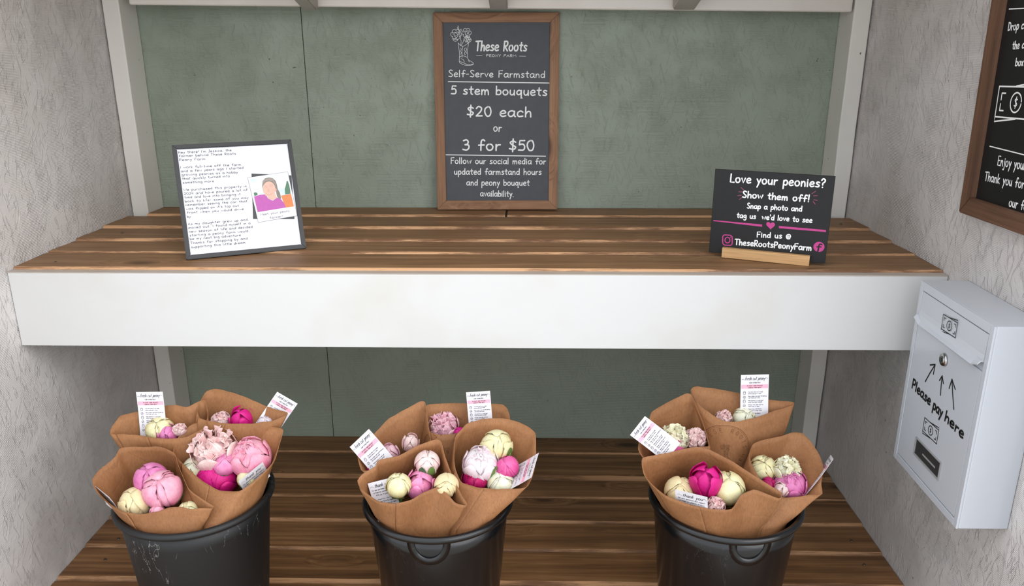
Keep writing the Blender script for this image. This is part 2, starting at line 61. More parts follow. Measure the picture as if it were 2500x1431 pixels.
DATA_BOUQUETS = [{"b":0,"name":"A","rim":[[0.2175,-0.1279,-0.2704],[0.2162,-0.1124,-0.2615],[0.2235,-0.0938,-0.2507],[0.252,-0.0863,-0.2464],[0.2822,-0.0794,-0.2424],[0.2976,-0.0743,-0.2394],[0.32,-0.0726,-0.2385],[0.3415,-0.0769,-0.2409],[0.3581,-0.0664,-0.2349],[0.3718,-0.0625,-0.2326],[0.3855,-0.0897,-0.2483],[0.3851,-0.1154,-0.2632],[0.3622,-0.131,-0.2722],[0.336,-0.1359,-0.275],[0.308,-0.135,-0.2745],[0.2683,-0.1295,-0.2713],[0.2414,-0.1283,-0.2706]],"n":[0.0,-0.5,0.866],"flowers":[[[0.2943,-0.0969,-0.2773],0.0243,"bud","cream","cream"],[[0.3138,-0.105,-0.2848],0.0203,"tulip","mauve",""],[[0.3371,-0.1074,-0.2724],0.0123,"ruffle","blush",""]],"kind":"care","card":[[0.2587,-0.088,-0.2053],[0.0496,0.0004,0.0026],[-0.0009,-0.0127,-0.0845]]},{"b":0,"name":"B","rim":[[0.3667,-0.0405,-0.225],[0.3824,-0.0349,-0.2221],[0.4199,-0.0433,-0.2265],[0.4618,-0.0587,-0.2347],[0.4941,-0.0724,-0.242],[0.5308,-0.0822,-0.2472],[0.5306,-0.0873,-0.2499],[0.5067,-0.0995,-0.2564],[0.4659,-0.1049,-0.2593],[0.4266,-0.1052,-0.2594],[0.3943,-0.101,-0.2572],[0.3711,-0.0946,-0.2538],[0.3618,-0.081,-0.2466],[0.3616,-0.061,-0.2359]],"n":[0.0,-0.4695,0.8829],"flowers":[[[0.4028,-0.0772,-0.2686],0.0171,"ruffle","blush",""],[[0.4391,-0.0673,-0.2733],0.0247,"tulip","magenta",""],[[0.4875,-0.0826,-0.2705],0.0142,"bud","lilac",""]],"kind":"care","card":[[0.5086,-0.064,-0.2131],[0.0343,0.0045,-0.0272],[-0.0413,-0.0194,-0.0604]]},{"b":0,"name":"C","rim":[[0.2177,-0.2065,-0.3177],[0.2225,-0.1909,-0.3087],[0.2426,-0.167,-0.2949],[0.2441,-0.1535,-0.2871],[0.2551,-0.1499,-0.285],[0.2852,-0.1491,-0.2845],[0.3127,-0.1489,-0.2844],[0.3306,-0.1528,-0.2867],[0.3471,-0.1608,-0.2913],[0.3634,-0.1846,-0.305],[0.3914,-0.2203,-0.3256],[0.4237,-0.2387,-0.3363],[0.4435,-0.2479,-0.3415],[0.444,-0.252,-0.3439],[0.4225,-0.2517,-0.3438],[0.4076,-0.2538,-0.345],[0.3881,-0.25,-0.3428],[0.3678,-0.2514,-0.3436],[0.3517,-0.2576,-0.3472],[0.3222,-0.262,-0.3497],[0.2952,-0.2593,-0.3482],[0.2639,-0.2462,-0.3406],[0.231,-0.2242,-0.3279]],"n":[0.0,-0.5,0.866],"flowers":[[[0.3143,-0.1926,-0.3235],0.0281,"bud","mauve",""],[[0.3413,-0.2116,-0.3345],0.0329,"bud","pink",""],[[0.2945,-0.2185,-0.3565],0.0281,"bud","cream2",""],[[0.3421,-0.2422,-0.3588],0.0125,"bud","pink",""],[[0.3914,-0.2321,-0.3634],0.0174,"bud","cream",""]],"kind":"thanks","card":[[0.2224,-0.212,-0.3258],[0.0432,-0.0357,0.0],[0.0092,0.0111,-0.0454]]},{"b":0,"name":"D","rim":[[0.3391,-0.1498,-0.296],[0.3354,-0.1292,-0.2841],[0.3469,-0.1067,-0.2711],[0.3603,-0.0958,-0.2648],[0.3849,-0.0927,-0.263],[0.4345,-0.0975,-0.2658],[0.4776,-0.1,-0.2673],[0.506,-0.1004,-0.2675],[0.5283,-0.1053,-0.2703],[0.528,-0.1332,-0.2865],[0.5264,-0.1604,-0.3021],[0.5157,-0.1777,-0.3121],[0.4983,-0.1986,-0.3242],[0.4809,-0.2133,-0.3327],[0.468,-0.2149,-0.3336],[0.4409,-0.2131,-0.3326],[0.4099,-0.1993,-0.3246],[0.3759,-0.1775,-0.312],[0.3542,-0.1618,-0.3029]],"n":[0.0,-0.5,0.866],"flowers":[[[0.4073,-0.1343,-0.3009],0.0401,"ruffle","blush",""],[[0.4752,-0.1405,-0.3108],0.0364,"half","pink",""],[[0.3739,-0.1496,-0.3268],0.0199,"bud","ivory",""],[[0.4331,-0.1558,-0.3133],0.0213,"bud","pink2",""],[[0.4136,-0.1483,-0.3443],0.0374,"half","magenta",""],[[0.4758,-0.1708,-0.335],0.0169,"bud","cream",""]],"kind":"thanks","card":[[0.474,-0.205,-0.3206],[0.0339,0.034,0.0197],[0.004,0.019,-0.0396]]},{"b":1,"name":"A","rim":[[0.7849,-0.0544,-0.2382],[0.775,-0.0525,-0.2371],[0.753,-0.0655,-0.2452],[0.7224,-0.0832,-0.2562],[0.699,-0.1096,-0.2728],[0.6834,-0.1303,-0.2857],[0.6734,-0.1505,-0.2983],[0.6839,-0.175,-0.3136],[0.6982,-0.1749,-0.3135],[0.7124,-0.165,-0.3074],[0.7477,-0.1549,-0.301],[0.7803,-0.1409,-0.2923],[0.8012,-0.1243,-0.2819],[0.7989,-0.1141,-0.2755],[0.7923,-0.088,-0.2592]],"n":[0.0,-0.5299,0.848],"flowers":[[[0.7285,-0.1318,-0.3053],0.0181,"tulip","pink3",""],[[0.7637,-0.1163,-0.2911],0.0166,"tulip","blush",""],[[0.7003,-0.1569,-0.3187],0.0105,"bud","crimson",""]],"kind":"care","card":[[0.6649,-0.15,-0.2766],[0.0339,-0.0021,0.0405],[0.0553,-0.0297,-0.0657]]},{"b":1,"name":"B","rim":[[0.7853,-0.0494,-0.2497],[0.7917,-0.0442,-0.247],[0.8388,-0.0415,-0.2455],[0.8806,-0.0427,-0.2462],[0.9292,-0.0438,-0.2468],[0.9434,-0.0616,-0.2562],[0.9443,-0.0762,-0.264],[0.9264,-0.0907,-0.2717],[0.8889,-0.0973,-0.2752],[0.8566,-0.0993,-0.2763],[0.8407,-0.1034,-0.2784],[0.8139,-0.105,-0.2793],[0.797,-0.098,-0.2756],[0.7909,-0.0774,-0.2646]],"n":[0.0,-0.4695,0.8829],"flowers":[[[0.8206,-0.0604,-0.2868],0.0283,"ruffle","pink3",""],[[0.8514,-0.087,-0.2833],0.0098,"bud","magenta",""]],"kind":"care","card":[[0.8633,-0.07,-0.2099],[0.0445,0.0005,0.0031],[0.0061,-0.0113,-0.0756]],"stamp":[0.8276,-0.13,-0.3099]},{"b":1,"name":"C","rim":[[0.6897,-0.2343,-0.2985],[0.6982,-0.2222,-0.2915],[0.7177,-0.2098,-0.2844],[0.72,-0.1999,-0.2787],[0.7546,-0.1921,-0.2742],[0.7857,-0.1741,-0.2638],[0.8181,-0.1631,-0.2574],[0.8262,-0.1674,-0.2599],[0.8346,-0.1915,-0.2738],[0.8513,-0.2281,-0.295],[0.8709,-0.261,-0.3139],[0.8788,-0.2701,-0.3192],[0.8765,-0.2729,-0.3208],[0.8593,-0.2692,-0.3187],[0.8461,-0.2566,-0.3114],[0.8278,-0.2438,-0.304],[0.804,-0.2523,-0.3089],[0.7857,-0.264,-0.3157],[0.762,-0.27,-0.3192],[0.7324,-0.268,-0.318],[0.7166,-0.26,-0.3134],[0.6973,-0.2473,-0.306]],"n":[0.0,-0.5,0.866],"flowers":[[[0.8037,-0.1921,-0.288],0.0219,"bud","blush","leaf"],[[0.7588,-0.2304,-0.3101],0.0214,"bud","cream",""],[[0.7932,-0.2126,-0.3192],0.0268,"tulip","pink2",""],[[0.8404,-0.23,-0.3087],0.0204,"bud","cream2",""]],"kind":"thanks","card":[[0.6943,-0.222,-0.315],[0.0436,0.0014,0.0056],[0.0287,-0.017,-0.0679]]},{"b":1,"name":"D","rim":[[0.8489,-0.1752,-0.2886],[0.8482,-0.1522,-0.2752],[0.849,-0.1338,-0.2646],[0.8563,-0.1258,-0.26],[0.8687,-0.1122,-0.2522],[0.895,-0.1039,-0.2474],[0.9296,-0.1017,-0.2461],[0.9618,-0.1088,-0.2502],[0.9831,-0.1195,-0.2564],[0.9923,-0.1301,-0.2625],[0.9929,-0.1639,-0.282],[0.9895,-0.1966,-0.3009],[0.9781,-0.221,-0.315],[0.9557,-0.2251,-0.3173],[0.9257,-0.2256,-0.3176],[0.8905,-0.2232,-0.3163],[0.8649,-0.2148,-0.3114],[0.8534,-0.1952,-0.3001]],"n":[0.0,-0.5,0.866],"flowers":[[[0.9228,-0.1406,-0.2824],0.0289,"bud","cream","leaf"],[[0.8954,-0.172,-0.3016],0.0315,"half","whitepink","leaf"],[[0.9425,-0.1776,-0.3038],0.0201,"bud","pinkdeep",""],[[0.8856,-0.1867,-0.3228],0.0221,"half","crimson",""],[[0.9307,-0.189,-0.3298],0.0236,"bud","ivory","leaf"]],"kind":"care","card":[[1.0022,-0.175,-0.2743],[-0.0136,-0.0498,-0.0217],[-0.0684,0.0322,-0.0596]]},{"b":2,"name":"A","rim":[[1.2832,-0.0565,-0.2192],[1.2719,-0.0536,-0.2174],[1.2376,-0.0693,-0.2272],[1.2066,-0.0868,-0.2381],[1.1973,-0.1053,-0.2497],[1.1805,-0.1303,-0.2653],[1.1741,-0.1519,-0.2788],[1.181,-0.1665,-0.2879],[1.2005,-0.165,-0.287],[1.2428,-0.1594,-0.2835],[1.2862,-0.1479,-0.2763],[1.3006,-0.1456,-0.2749],[1.296,-0.1046,-0.2492]],"n":[0.0,-0.5299,0.848],"flowers":[[[1.2422,-0.1203,-0.278],0.0257,"ruffle","ivory",""],[[1.2822,-0.1155,-0.2803],0.02,"ruffle","blush",""],[[1.2341,-0.1358,-0.2951],0.0272,"half","pinkdeep",""]],"kind":"care","card":[[1.1671,-0.15,-0.2426],[0.0173,0.0029,0.0404],[0.0514,-0.0253,-0.0494]]},{"b":2,"name":"B","rim":[[1.2852,-0.037,-0.2163],[1.2997,-0.0299,-0.2129],[1.3486,-0.0383,-0.2168],[1.3767,-0.045,-0.22],[1.4278,-0.0584,-0.2262],[1.4703,-0.0631,-0.2284],[1.4673,-0.0692,-0.2313],[1.4261,-0.0836,-0.238],[1.3946,-0.0961,-0.2438],[1.3585,-0.1046,-0.2478],[1.3357,-0.1048,-0.2479],[1.3104,-0.0869,-0.2395],[1.2912,-0.0635,-0.2286]],"n":[0.0,-0.4226,0.9063],"flowers":[[[1.339,-0.0805,-0.2553],0.0151,"ruffle","blush",""],[[1.3807,-0.0681,-0.26],0.0211,"bud","ivory",""]],"kind":"care","card":[[1.3692,-0.06,-0.1759],[0.0513,0.0002,0.0012],[0.0036,-0.0131,-0.0872]],"stamp":[1.3396,-0.12,-0.2982]},{"b":2,"name":"C","rim":[[1.1766,-0.1903,-0.276],[1.219,-0.1819,-0.2712],[1.253,-0.1734,-0.2663],[1.2754,-0.17,-0.2643],[1.2939,-0.1745,-0.2669],[1.3332,-0.197,-0.2799],[1.366,-0.2204,-0.2934],[1.4021,-0.2451,-0.3077],[1.3976,-0.2551,-0.3135],[1.376,-0.2471,-0.3088],[1.3578,-0.2402,-0.3048],[1.3333,-0.2507,-0.3109],[1.3135,-0.2724,-0.3234],[1.2774,-0.2719,-0.3232],[1.2398,-0.2632,-0.3181],[1.21,-0.2522,-0.3118],[1.1884,-0.2347,-0.3017],[1.1757,-0.2168,-0.2913]],"n":[0.0,-0.5,0.866],"flowers":[[[1.2397,-0.2111,-0.3279],0.025,"bud","cream2",""],[[1.282,-0.2158,-0.3046],0.0285,"tulip","magenta",""],[[1.321,-0.2117,-0.3211],0.0293,"bud","cream","leaf"],[[1.2933,-0.2495,-0.3324],0.0153,"ruffle","blush",""]],"kind":"thanks","card":[[1.2228,-0.256,-0.2967],[0.0486,-0.0231,0.0],[0.0078,0.0164,-0.0619]]},{"b":2,"name":"D","rim":[[1.3783,-0.1357,-0.2891],[1.3849,-0.1244,-0.2826],[1.4035,-0.1171,-0.2784],[1.4393,-0.1097,-0.2741],[1.4609,-0.1028,-0.2701],[1.4791,-0.1044,-0.2711],[1.4904,-0.1207,-0.2804],[1.4984,-0.1432,-0.2934],[1.4993,-0.1651,-0.3061],[1.4884,-0.192,-0.3216],[1.4851,-0.2097,-0.3318],[1.4664,-0.2109,-0.3325],[1.4385,-0.2148,-0.3347],[1.4116,-0.215,-0.3349],[1.3911,-0.198,-0.3251],[1.3761,-0.1661,-0.3067],[1.374,-0.1497,-0.2972]],"n":[0.0,-0.5,0.866],"flowers":[[[1.4016,-0.144,-0.3225],0.0244,"bud","cream",""],[[1.4373,-0.1591,-0.3165],0.0235,"ruffle","ivory",""],[[1.4413,-0.1728,-0.3368],0.0279,"half","mauve",""],[[1.4198,-0.1919,-0.3354],0.0138,"tulip","blush",""],[[1.4004,-0.181,-0.3291],0.0116,"bud","crimson",""]],"kind":"back","card":[[1.5259,-0.135,-0.3003],[-0.0149,-0.0436,0.0114],[-0.0522,-0.0171,-0.0604]]}]
DATA_BUCKETS = [[0.373,-0.157,0.14],[0.8175,-0.162,0.136],[1.3347,-0.155,0.137]]

# ------------------------------------------------------------ helpers
def lin(r,g,b):
    f = lambda c: (c/255/12.92) if c/255 <= .04045 else ((c/255+.055)/1.055)**2.4
    return (f(r),f(g),f(b),1)
def link(me, name, mats=None, parent=None, smooth=False):
    o = bpy.data.objects.new(name, me); COL.objects.link(o)
    for m in (mats or []): me.materials.append(m)
    if parent is not None: o.parent = parent
    if smooth:
        for p in me.polygons: p.use_smooth = True
    return o
def mesh(name, verts, faces, mats, parent=None, smooth=False, fm=None):
    me = bpy.data.meshes.new(name); me.from_pydata([tuple(v) for v in verts], [], faces); me.update()
    o = link(me, name, mats, parent, smooth)
    if fm:
        for p, k in zip(me.polygons, fm): p.material_index = k
    return o
def bmobj(bm, name, mats, parent=None, smooth=False):
    me = bpy.data.meshes.new(name); bmesh.ops.recalc_face_normals(bm, faces=bm.faces); bm.to_mesh(me); bm.free()
    return link(me, name, mats, parent, smooth)
def empty(name, loc=(0,0,0), mat=None):
    o = bpy.data.objects.new(name, None); COL.objects.link(o); o.empty_display_size = .05
    if mat is not None: o.matrix_world = mat
    else: o.location = loc
    return o
def tag(o, label, cat, group=None):
    o['label'] = label; o['category'] = cat
    if group: o['group'] = group
    return o
def struct(o, label=None, cat=None):
    o['kind'] = 'structure'
    if label: o['label'] = label
    if cat: o['category'] = cat
    return o
def box(bm, lo, hi, bev=0, seg=2, mi=0):
    r = bmesh.ops.create_cube(bm, size=1)
    vs = r['verts']
    for v in vs:
        v.co = Vector([lo[i] + (v.co[i]+.5)*(hi[i]-lo[i]) for i in range(3)])
    fs = set(f for v in vs for f in v.link_faces)
    for f in fs: f.material_index = mi
    if bev:
        es = list(set(e for v in vs for e in v.link_edges))
        bmesh.ops.bevel(bm, geom=es, offset=bev, segments=seg, affect='EDGES', profile=.6)
def boxobj(name, lo, hi, mats, parent=None, bev=0, seg=2):
    bm = bmesh.new(); box(bm, lo, hi, bev, seg); return bmobj(bm, name, mats, parent)
def lathe(name, prof, mats, parent=None, n=96, smooth=True):
    vs, fs = [], []
    for r, z in prof:
        for i in range(n):
            a = 2*PI*i/n; vs.append((r*math.cos(a), r*math.sin(a), z))
    for k in range(len(prof)-1):
        for i in range(n):
            j = (i+1) % n; fs.append((k*n+i, k*n+j, (k+1)*n+j, (k+1)*n+i))
    return mesh(name, vs, fs, mats, parent, smooth)

# ------------------------------------------------------------ materials
def new_mat(name):
    m = bpy.data.materials.new(name); m.use_nodes = True
    nt = m.node_tree; return m, nt.nodes, nt.links, nt.nodes['Principled BSDF']
def N(nodes, t, **k):
    n = nodes.new(t)
    for a, b in k.items():
        if a in ('operation','blend_type','data_type','feature','wave_type','bands_direction','distance','noise_dimensions','wave_profile'): setattr(n, a, b)
        else: n.inputs[a.replace('_',' ')].default_value = b
    return n
def ramp(nodes, pts):
    r = nodes.new('ShaderNodeValToRGB'); e = r.color_ramp.elements
    while len(e) > 1: e.remove(e[0])
    e[0].position = pts[0][0]; e[0].color = pts[0][1]
    for p, c in pts[1:]:
        x = e.new(p); x.color = c
    return r
def g(v): return (v,v,v,1)
def coords(nodes, links, scale=(1,1,1), rot=(0,0,0), rnd=False, src='Object'):
    t = nodes.new('ShaderNodeTexCoord'); m = nodes.new('ShaderNodeMapping')
    m.inputs['Scale'].default_value = scale; m.inputs['Rotation'].default_value = rot
    if rnd:
        oi = nodes.new('ShaderNodeObjectInfo'); mu = N(nodes,'ShaderNodeVectorMath',operation='MULTIPLY_ADD')
        cx = nodes.new('ShaderNodeCombineXYZ')
        a = N(nodes,'ShaderNodeMath',operation='MULTIPLY'); a.inputs[1].default_value = 37.0; links.new(oi.outputs['Random'], a.inputs[0])
        for i in range(3): links.new(a.outputs[0], cx.inputs[i])
        ad = N(nodes,'ShaderNodeVectorMath',operation='ADD')
        links.new(t.outputs[src], ad.inputs[0]); links.new(cx.outputs[0], ad.inputs[1]); links.new(ad.outputs[0], m.inputs[0])
        nodes.remove(mu)
    else:
        links.new(t.outputs[src], m.inputs[0])
    return m.outputs[0]
def plain(name, col, rough=.6, metal=0, spec=.5, bump=0, bscale=200, coat=0, var=1.0):
    if min(col[:3]) > .6: var = .15
    m, n, l, p = new_mat(name)
    p.inputs['Base Color'].default_value = col; p.inputs['Roughness'].default_value = rough
    p.inputs['Metallic'].default_value = metal; p.inputs['Specular IOR Level'].default_value = spec
    p.inputs['Coat Weight'].default_value = coat
    v = coords(n, l)
    nz = N(n,'ShaderNodeTexNoise',Scale=bscale,Detail=3.0); l.new(v, nz.inputs['Vector'])
    r = ramp(n, [(.3,tuple(c*(1-.06*var) for c in col[:3])+(1,)),(.7,tuple(min(1,c*(1+.05*var)) for c in col[:3])+(1,))])
    l.new(nz.outputs['Fac'], r.inputs[0]); l.new(r.outputs[0], p.inputs['Base Color'])
    if bump:
        b = N(n,'ShaderNodeBump',Strength=bump,Distance=.001); l.new(nz.outputs['Fac'], b.inputs['Height']); l.new(b.outputs[0], p.inputs['Normal'])
    return m

def osb_paint(name, col, dirt, rib_axis_z=True, strength=.5, chips=.5, rough=.45, flake_plane='YZ'):
    """painted strand board: fine horizontal ribs printed by the press and long embossed strands"""
    m, n, l, p = new_mat(name)
    v = coords(n, l)
    # blotchy tone
    n1 = N(n,'ShaderNodeTexNoise',Scale=4.5,Detail=6.0,Roughness=.6); l.new(v, n1.inputs['Vector'])
    r1 = ramp(n, [(.32,dirt),(.62,col)]); l.new(n1.outputs['Fac'], r1.inputs[0])
    # ribs
    rv = coords(n, l, (0,0,1))
    wv = N(n,'ShaderNodeTexWave',wave_type='BANDS',bands_direction='Z',Scale=108.0,Distortion=0.0); l.new(rv, wv.inputs['Vector'])
    nm = N(n,'ShaderNodeTexNoise',Scale=14.0,Detail=3.0); l.new(v, nm.inputs['Vector'])
    rm = ramp(n, [(.38,g(.05)),(.6,g(1))]); l.new(nm.outputs['Fac'], rm.inputs[0])
    mul = N(n,'ShaderNodeMath',operation='MULTIPLY'); l.new(wv.outputs['Fac'], mul.inputs[0]); l.new(rm.outputs[0], mul.inputs[1])
    mul2 = N(n,'ShaderNodeMath',operation='MULTIPLY'); l.new(mul.outputs[0], mul2.inputs[0]); mul2.inputs[1].default_value = .55
    last = mul2.outputs[0]
    # strands : three families of stretched noise, each thresholded to thin raised lines
    angs = (.35,-.25,.8,-.6)
    for k, a in enumerate(angs):
        if flake_plane == 'YZ': sv = coords(n, l, (1,95,9), (a,0,0))
        else: sv = coords(n, l, (95,1,9), (0,a,0))
        # rotate first, then stretch: mapping node scales first, so use two nodes
        mp = sv.node
        mp.inputs['Scale'].default_value = (1,1,1)
        m2 = n.new('ShaderNodeMapping'); l.new(mp.outputs[0], m2.inputs[0])
        m2.inputs['Scale'].default_value = (3,210,24) if flake_plane == 'YZ' else (210,3,24)
        m2.inputs['Location'].default_value = (k*7.3,k*3.1,k*5.7)
        s1 = N(n,'ShaderNodeTexNoise',Scale=1.0,Detail=1.0,Roughness=.4); l.new(m2.outputs[0], s1.inputs['Vector'])
        rr = ramp(n, [(.645,g(0)),(.68,g(1)),(.70,g(1)),(.75,g(0))]) if k < 3 else ramp(n, [(.24,g(0)),(.27,g(-.6)),(.30,g(0)),(.9,g(0))])
        l.new(s1.outputs['Fac'], rr.inputs[0])
        mm = N(n,'ShaderNodeMath',operation='MULTIPLY_ADD'); l.new(rr.outputs[0], mm.inputs[0]); mm.inputs[1].default_value = chips*(1 if k<2 else .6); l.new(last, mm.inputs[2]); last = mm.outputs[0]
    n3 = N(n,'ShaderNodeTexNoise',Scale=45.0,Detail=5.0); l.new(v, n3.inputs['Vector'])
    m3 = N(n,'ShaderNodeMath',operation='MULTIPLY_ADD'); l.new(n3.outputs['Fac'], m3.inputs[0]); m3.inputs[1].default_value = .9; l.new(last, m3.inputs[2])
    b = N(n,'ShaderNodeBump',Strength=strength,Distance=.0012); l.new(m3.outputs[0], b.inputs['Height']); l.new(b.outputs[0], p.inputs['Normal'])
    # dark specks of bare board and small white plaster specks
    n4 = N(n,'ShaderNodeTexNoise',Scale=95.0,Detail=2.0); l.new(v, n4.inputs['Vector'])
    r4 = ramp(n, [(.75,g(0)),(.79,g(1))]); l.new(n4.outputs['Fac'], r4.inputs[0])
    mx = n.new('ShaderNodeMix'); mx.data_type = 'RGBA'; l.new(r4.outputs[0], mx.inputs['Factor']); l.new(r1.outputs[0], mx.inputs['A'])
    mx.inputs['B'].default_value = (dirt[0]*.45,dirt[1]*.4,dirt[2]*.35,1)
    l.new(mx.outputs['Result'], p.inputs['Base Color'])
    p.inputs['Roughness'].default_value = rough; p.inputs['Specular IOR Level'].default_value = .4
    return m

def wood(name, dark, mid, light, ax='X', rough=.55, bump=.35, knots=True, gs=1.0, stain=.5):
    m, n, l, p = new_mat(name)
    st = {'X':(2.0,58,58),'Z':(58,58,2.0),'Y':(58,2.0,58)}[ax]
    v = coords(n, l, (1,1,1), rnd=True)
    # knots warp the grain
    kn = N(n,'ShaderNodeTexVoronoi',feature='F1',Scale=1.0)
    mk = n.new('ShaderNodeMapping'); l.new(v, mk.inputs[0])
    mk.inputs['Scale'].default_value = {'X':(3.6,9,9),'Z':(9,9,3.6),'Y':(9,3.6,9)}[ax]; l.new(mk.outputs[0], kn.inputs['Vector'])
    kr = ramp(n, [(.0,g(1)),(.10,g(.75)),(.32,g(0))]); l.new(kn.outputs['Distance'], kr.inputs[0])
    ms = n.new('ShaderNodeMapping'); l.new(v, ms.inputs[0]); ms.inputs['Scale'].default_value = [s*gs for s in st]
    off = N(n,'ShaderNodeVectorMath',operation='SCALE'); 
    cx = n.new('ShaderNodeCombineXYZ')
    for i in range(3): l.new(kr.outputs[0], cx.inputs[i])
    l.new(cx.outputs[0], off.inputs[0]); off.inputs['Scale'].default_value = 3.2 if knots else 0
    ad = N(n,'ShaderNodeVectorMath',operation='ADD'); l.new(ms.outputs[0], ad.inputs[0]); l.new(off.outputs[0], ad.inputs[1])
    g1 = N(n,'ShaderNodeTexNoise',Scale=1.0,Detail=7.0,Roughness=.62,Distortion=.35); l.new(ad.outputs[0], g1.inputs['Vector'])
    cr1 = ramp(n, [(.26,dark),(.5,mid),(.76,light)]); l.new(g1.outputs['Fac'], cr1.inputs[0])
    # fine pores
    mf = n.new('ShaderNodeMapping'); l.new(v, mf.inputs[0]); mf.inputs['Scale'].default_value = [s*gs*6 if s > 2 else s*6 for s in st]
    g2 = N(n,'ShaderNodeTexNoise',Scale=1.0,Detail=2.0); l.new(mf.outputs[0], g2.inputs['Vector'])
    r2 = ramp(n, [(.36,g(.6)),(.52,g(1))]); l.new(g2.outputs['Fac'], r2.inputs[0])
    mx = n.new('ShaderNodeMix'); mx.data_type='RGBA'; mx.blend_type='MULTIPLY'; mx.inputs['Factor'].default_value = .4
    l.new(cr1.outputs[0], mx.inputs['A']); l.new(r2.outputs[0], mx.inputs['B'])
    # uneven stain
    g3 = N(n,'ShaderNodeTexNoise',Scale=5.0,Detail=4.0); l.new(v, g3.inputs['Vector'])
    r3 = ramp(n, [(.35,g(1-stain*.55)),(.65,g(1.0))]); l.new(g3.outputs['Fac'], r3.inputs[0])
    mx2 = n.new('ShaderNodeMix'); mx2.data_type='RGBA'; mx2.blend_type='MULTIPLY'; mx2.inputs['Factor'].default_value = 1
    l.new(mx.outputs['Result'], mx2.inputs['A']); l.new(r3.outputs[0], mx2.inputs['B'])
    # knot centres
    k2 = ramp(n, [(.0,g(1)),(.08,g(.8)),(.15,g(0))]); l.new(kn.outputs['Distance'], k2.inputs[0])
    mx3 = n.new('ShaderNodeMix'); mx3.data_type='RGBA'; l.new(mx2.outputs['Result'], mx3.inputs['A'])
    mx3.inputs['B'].default_value = (dark[0]*.45,dark[1]*.4,dark[2]*.4,1)
    if knots: l.new(k2.outputs[0], mx3.inputs['Factor'])
    else: mx3.inputs['Factor'].default_value = 0
    l.new(mx3.outputs['Result'], p.inputs['Base Color'])
    b = N(n,'ShaderNodeBump',Strength=bump,Distance=.0012); l.new(g1.outputs['Fac'], b.inputs['Height'])
    b2 = N(n,'ShaderNodeBump',Strength=bump*.5,Distance=.0004); l.new(g2.outputs['Fac'], b2.inputs['Height']); l.new(b.outputs[0], b2.inputs['Normal'])
    l.new(b2.outputs[0], p.inputs['Normal'])
    p.inputs['Roughness'].default_value = rough; p.inputs['Specular IOR Level'].default_value = .35
    return m

def raw_edge(name, stain_c, raw_c, lo=.42, hi=.56):
    m, n, l, p = new_mat(name)
    v = coords(n, l, (1,1,1), rnd=True)
    mp = n.new('ShaderNodeMapping'); l.new(v, mp.inputs[0]); mp.inputs['Scale'].default_value = (16,170,170)
    a = N(n,'ShaderNodeTexNoise',Scale=1.0,Detail=8.0,Roughness=.72); l.new(mp.outputs[0], a.inputs['Vector'])
    mp2 = n.new('ShaderNodeMapping'); l.new(v, mp2.inputs[0]); mp2.inputs['Scale'].default_value = (4.5,9,30)
    a2 = N(n,'ShaderNodeTexNoise',Scale=1.0,Detail=2.0); l.new(mp2.outputs[0], a2.inputs['Vector'])
    av = N(n,'ShaderNodeMath',operation='MULTIPLY_ADD'); l.new(a.outputs['Fac'], av.inputs[0]); av.inputs[1].default_value = .5
    sc = N(n,'ShaderNodeMath',operation='MULTIPLY'); l.new(a2.outputs['Fac'], sc.inputs[0]); sc.inputs[1].default_value = .5; l.new(sc.outputs[0], av.inputs[2])
    r = ramp(n, [(lo,stain_c),((lo+hi)/2,tuple((x+y)/2*.9 for x,y in zip(stain_c[:3],raw_c[:3]))+(1,)),(hi,raw_c)]); l.new(av.outputs[0], r.inputs[0]); l.new(r.outputs[0], p.inputs['Base Color'])
    b = N(n,'ShaderNodeBump',Strength=.6,Distance=.001); l.new(a.outputs['Fac'], b.inputs['Height']); l.new(b.outputs[0], p.inputs['Normal'])
    p.inputs['Roughness'].default_value = .65
    return m

def painted_wood(name, col, warm, rough=.42, ax='X', bump=.25, specks=True):
    m, n, l, p = new_mat(name)
    v = coords(n, l, (1,1,1), rnd=False)
    mp = n.new('ShaderNodeMapping'); l.new(v, mp.inputs[0]); mp.inputs['Scale'].default_value = (3,40,40) if ax=='X' else (40,40,3)
    a = N(n,'ShaderNodeTexNoise',Scale=1.0,Detail=5.0); l.new(mp.outputs[0], a.inputs['Vector'])
    a2 = N(n,'ShaderNodeTexNoise',Scale=3.2,Detail=4.0); l.new(v, a2.inputs['Vector'])
    r = ramp(n, [(.30,warm),(.50,col)]); l.new(a2.outputs['Fac'], r.inputs[0])
    last = r.outputs[0]
    if specks:
        kk = N(n,'ShaderNodeTexNoise',Scale=70.0,Detail=3.0); l.new(v, kk.inputs['Vector'])
        kq = ramp(n, [(.73,g(0)),(.77,g(1))]); l.new(kk.outputs['Fac'], kq.inputs[0])
        mx = n.new('ShaderNodeMix'); mx.data_type='RGBA'; l.new(kq.outputs[0], mx.inputs['Factor']); l.new(last, mx.inputs['A']); mx.inputs['B'].default_value = (.16,.12,.09,1)
        last = mx.outputs['Result']
    l.new(last, p.inputs['Base Color'])
    b = N(n,'ShaderNodeBump',Strength=bump,Distance=.0012); l.new(a.outputs['Fac'], b.inputs['Height']); l.new(b.outputs[0], p.inputs['Normal'])
    p.inputs['Roughness'].default_value = rough
    return m

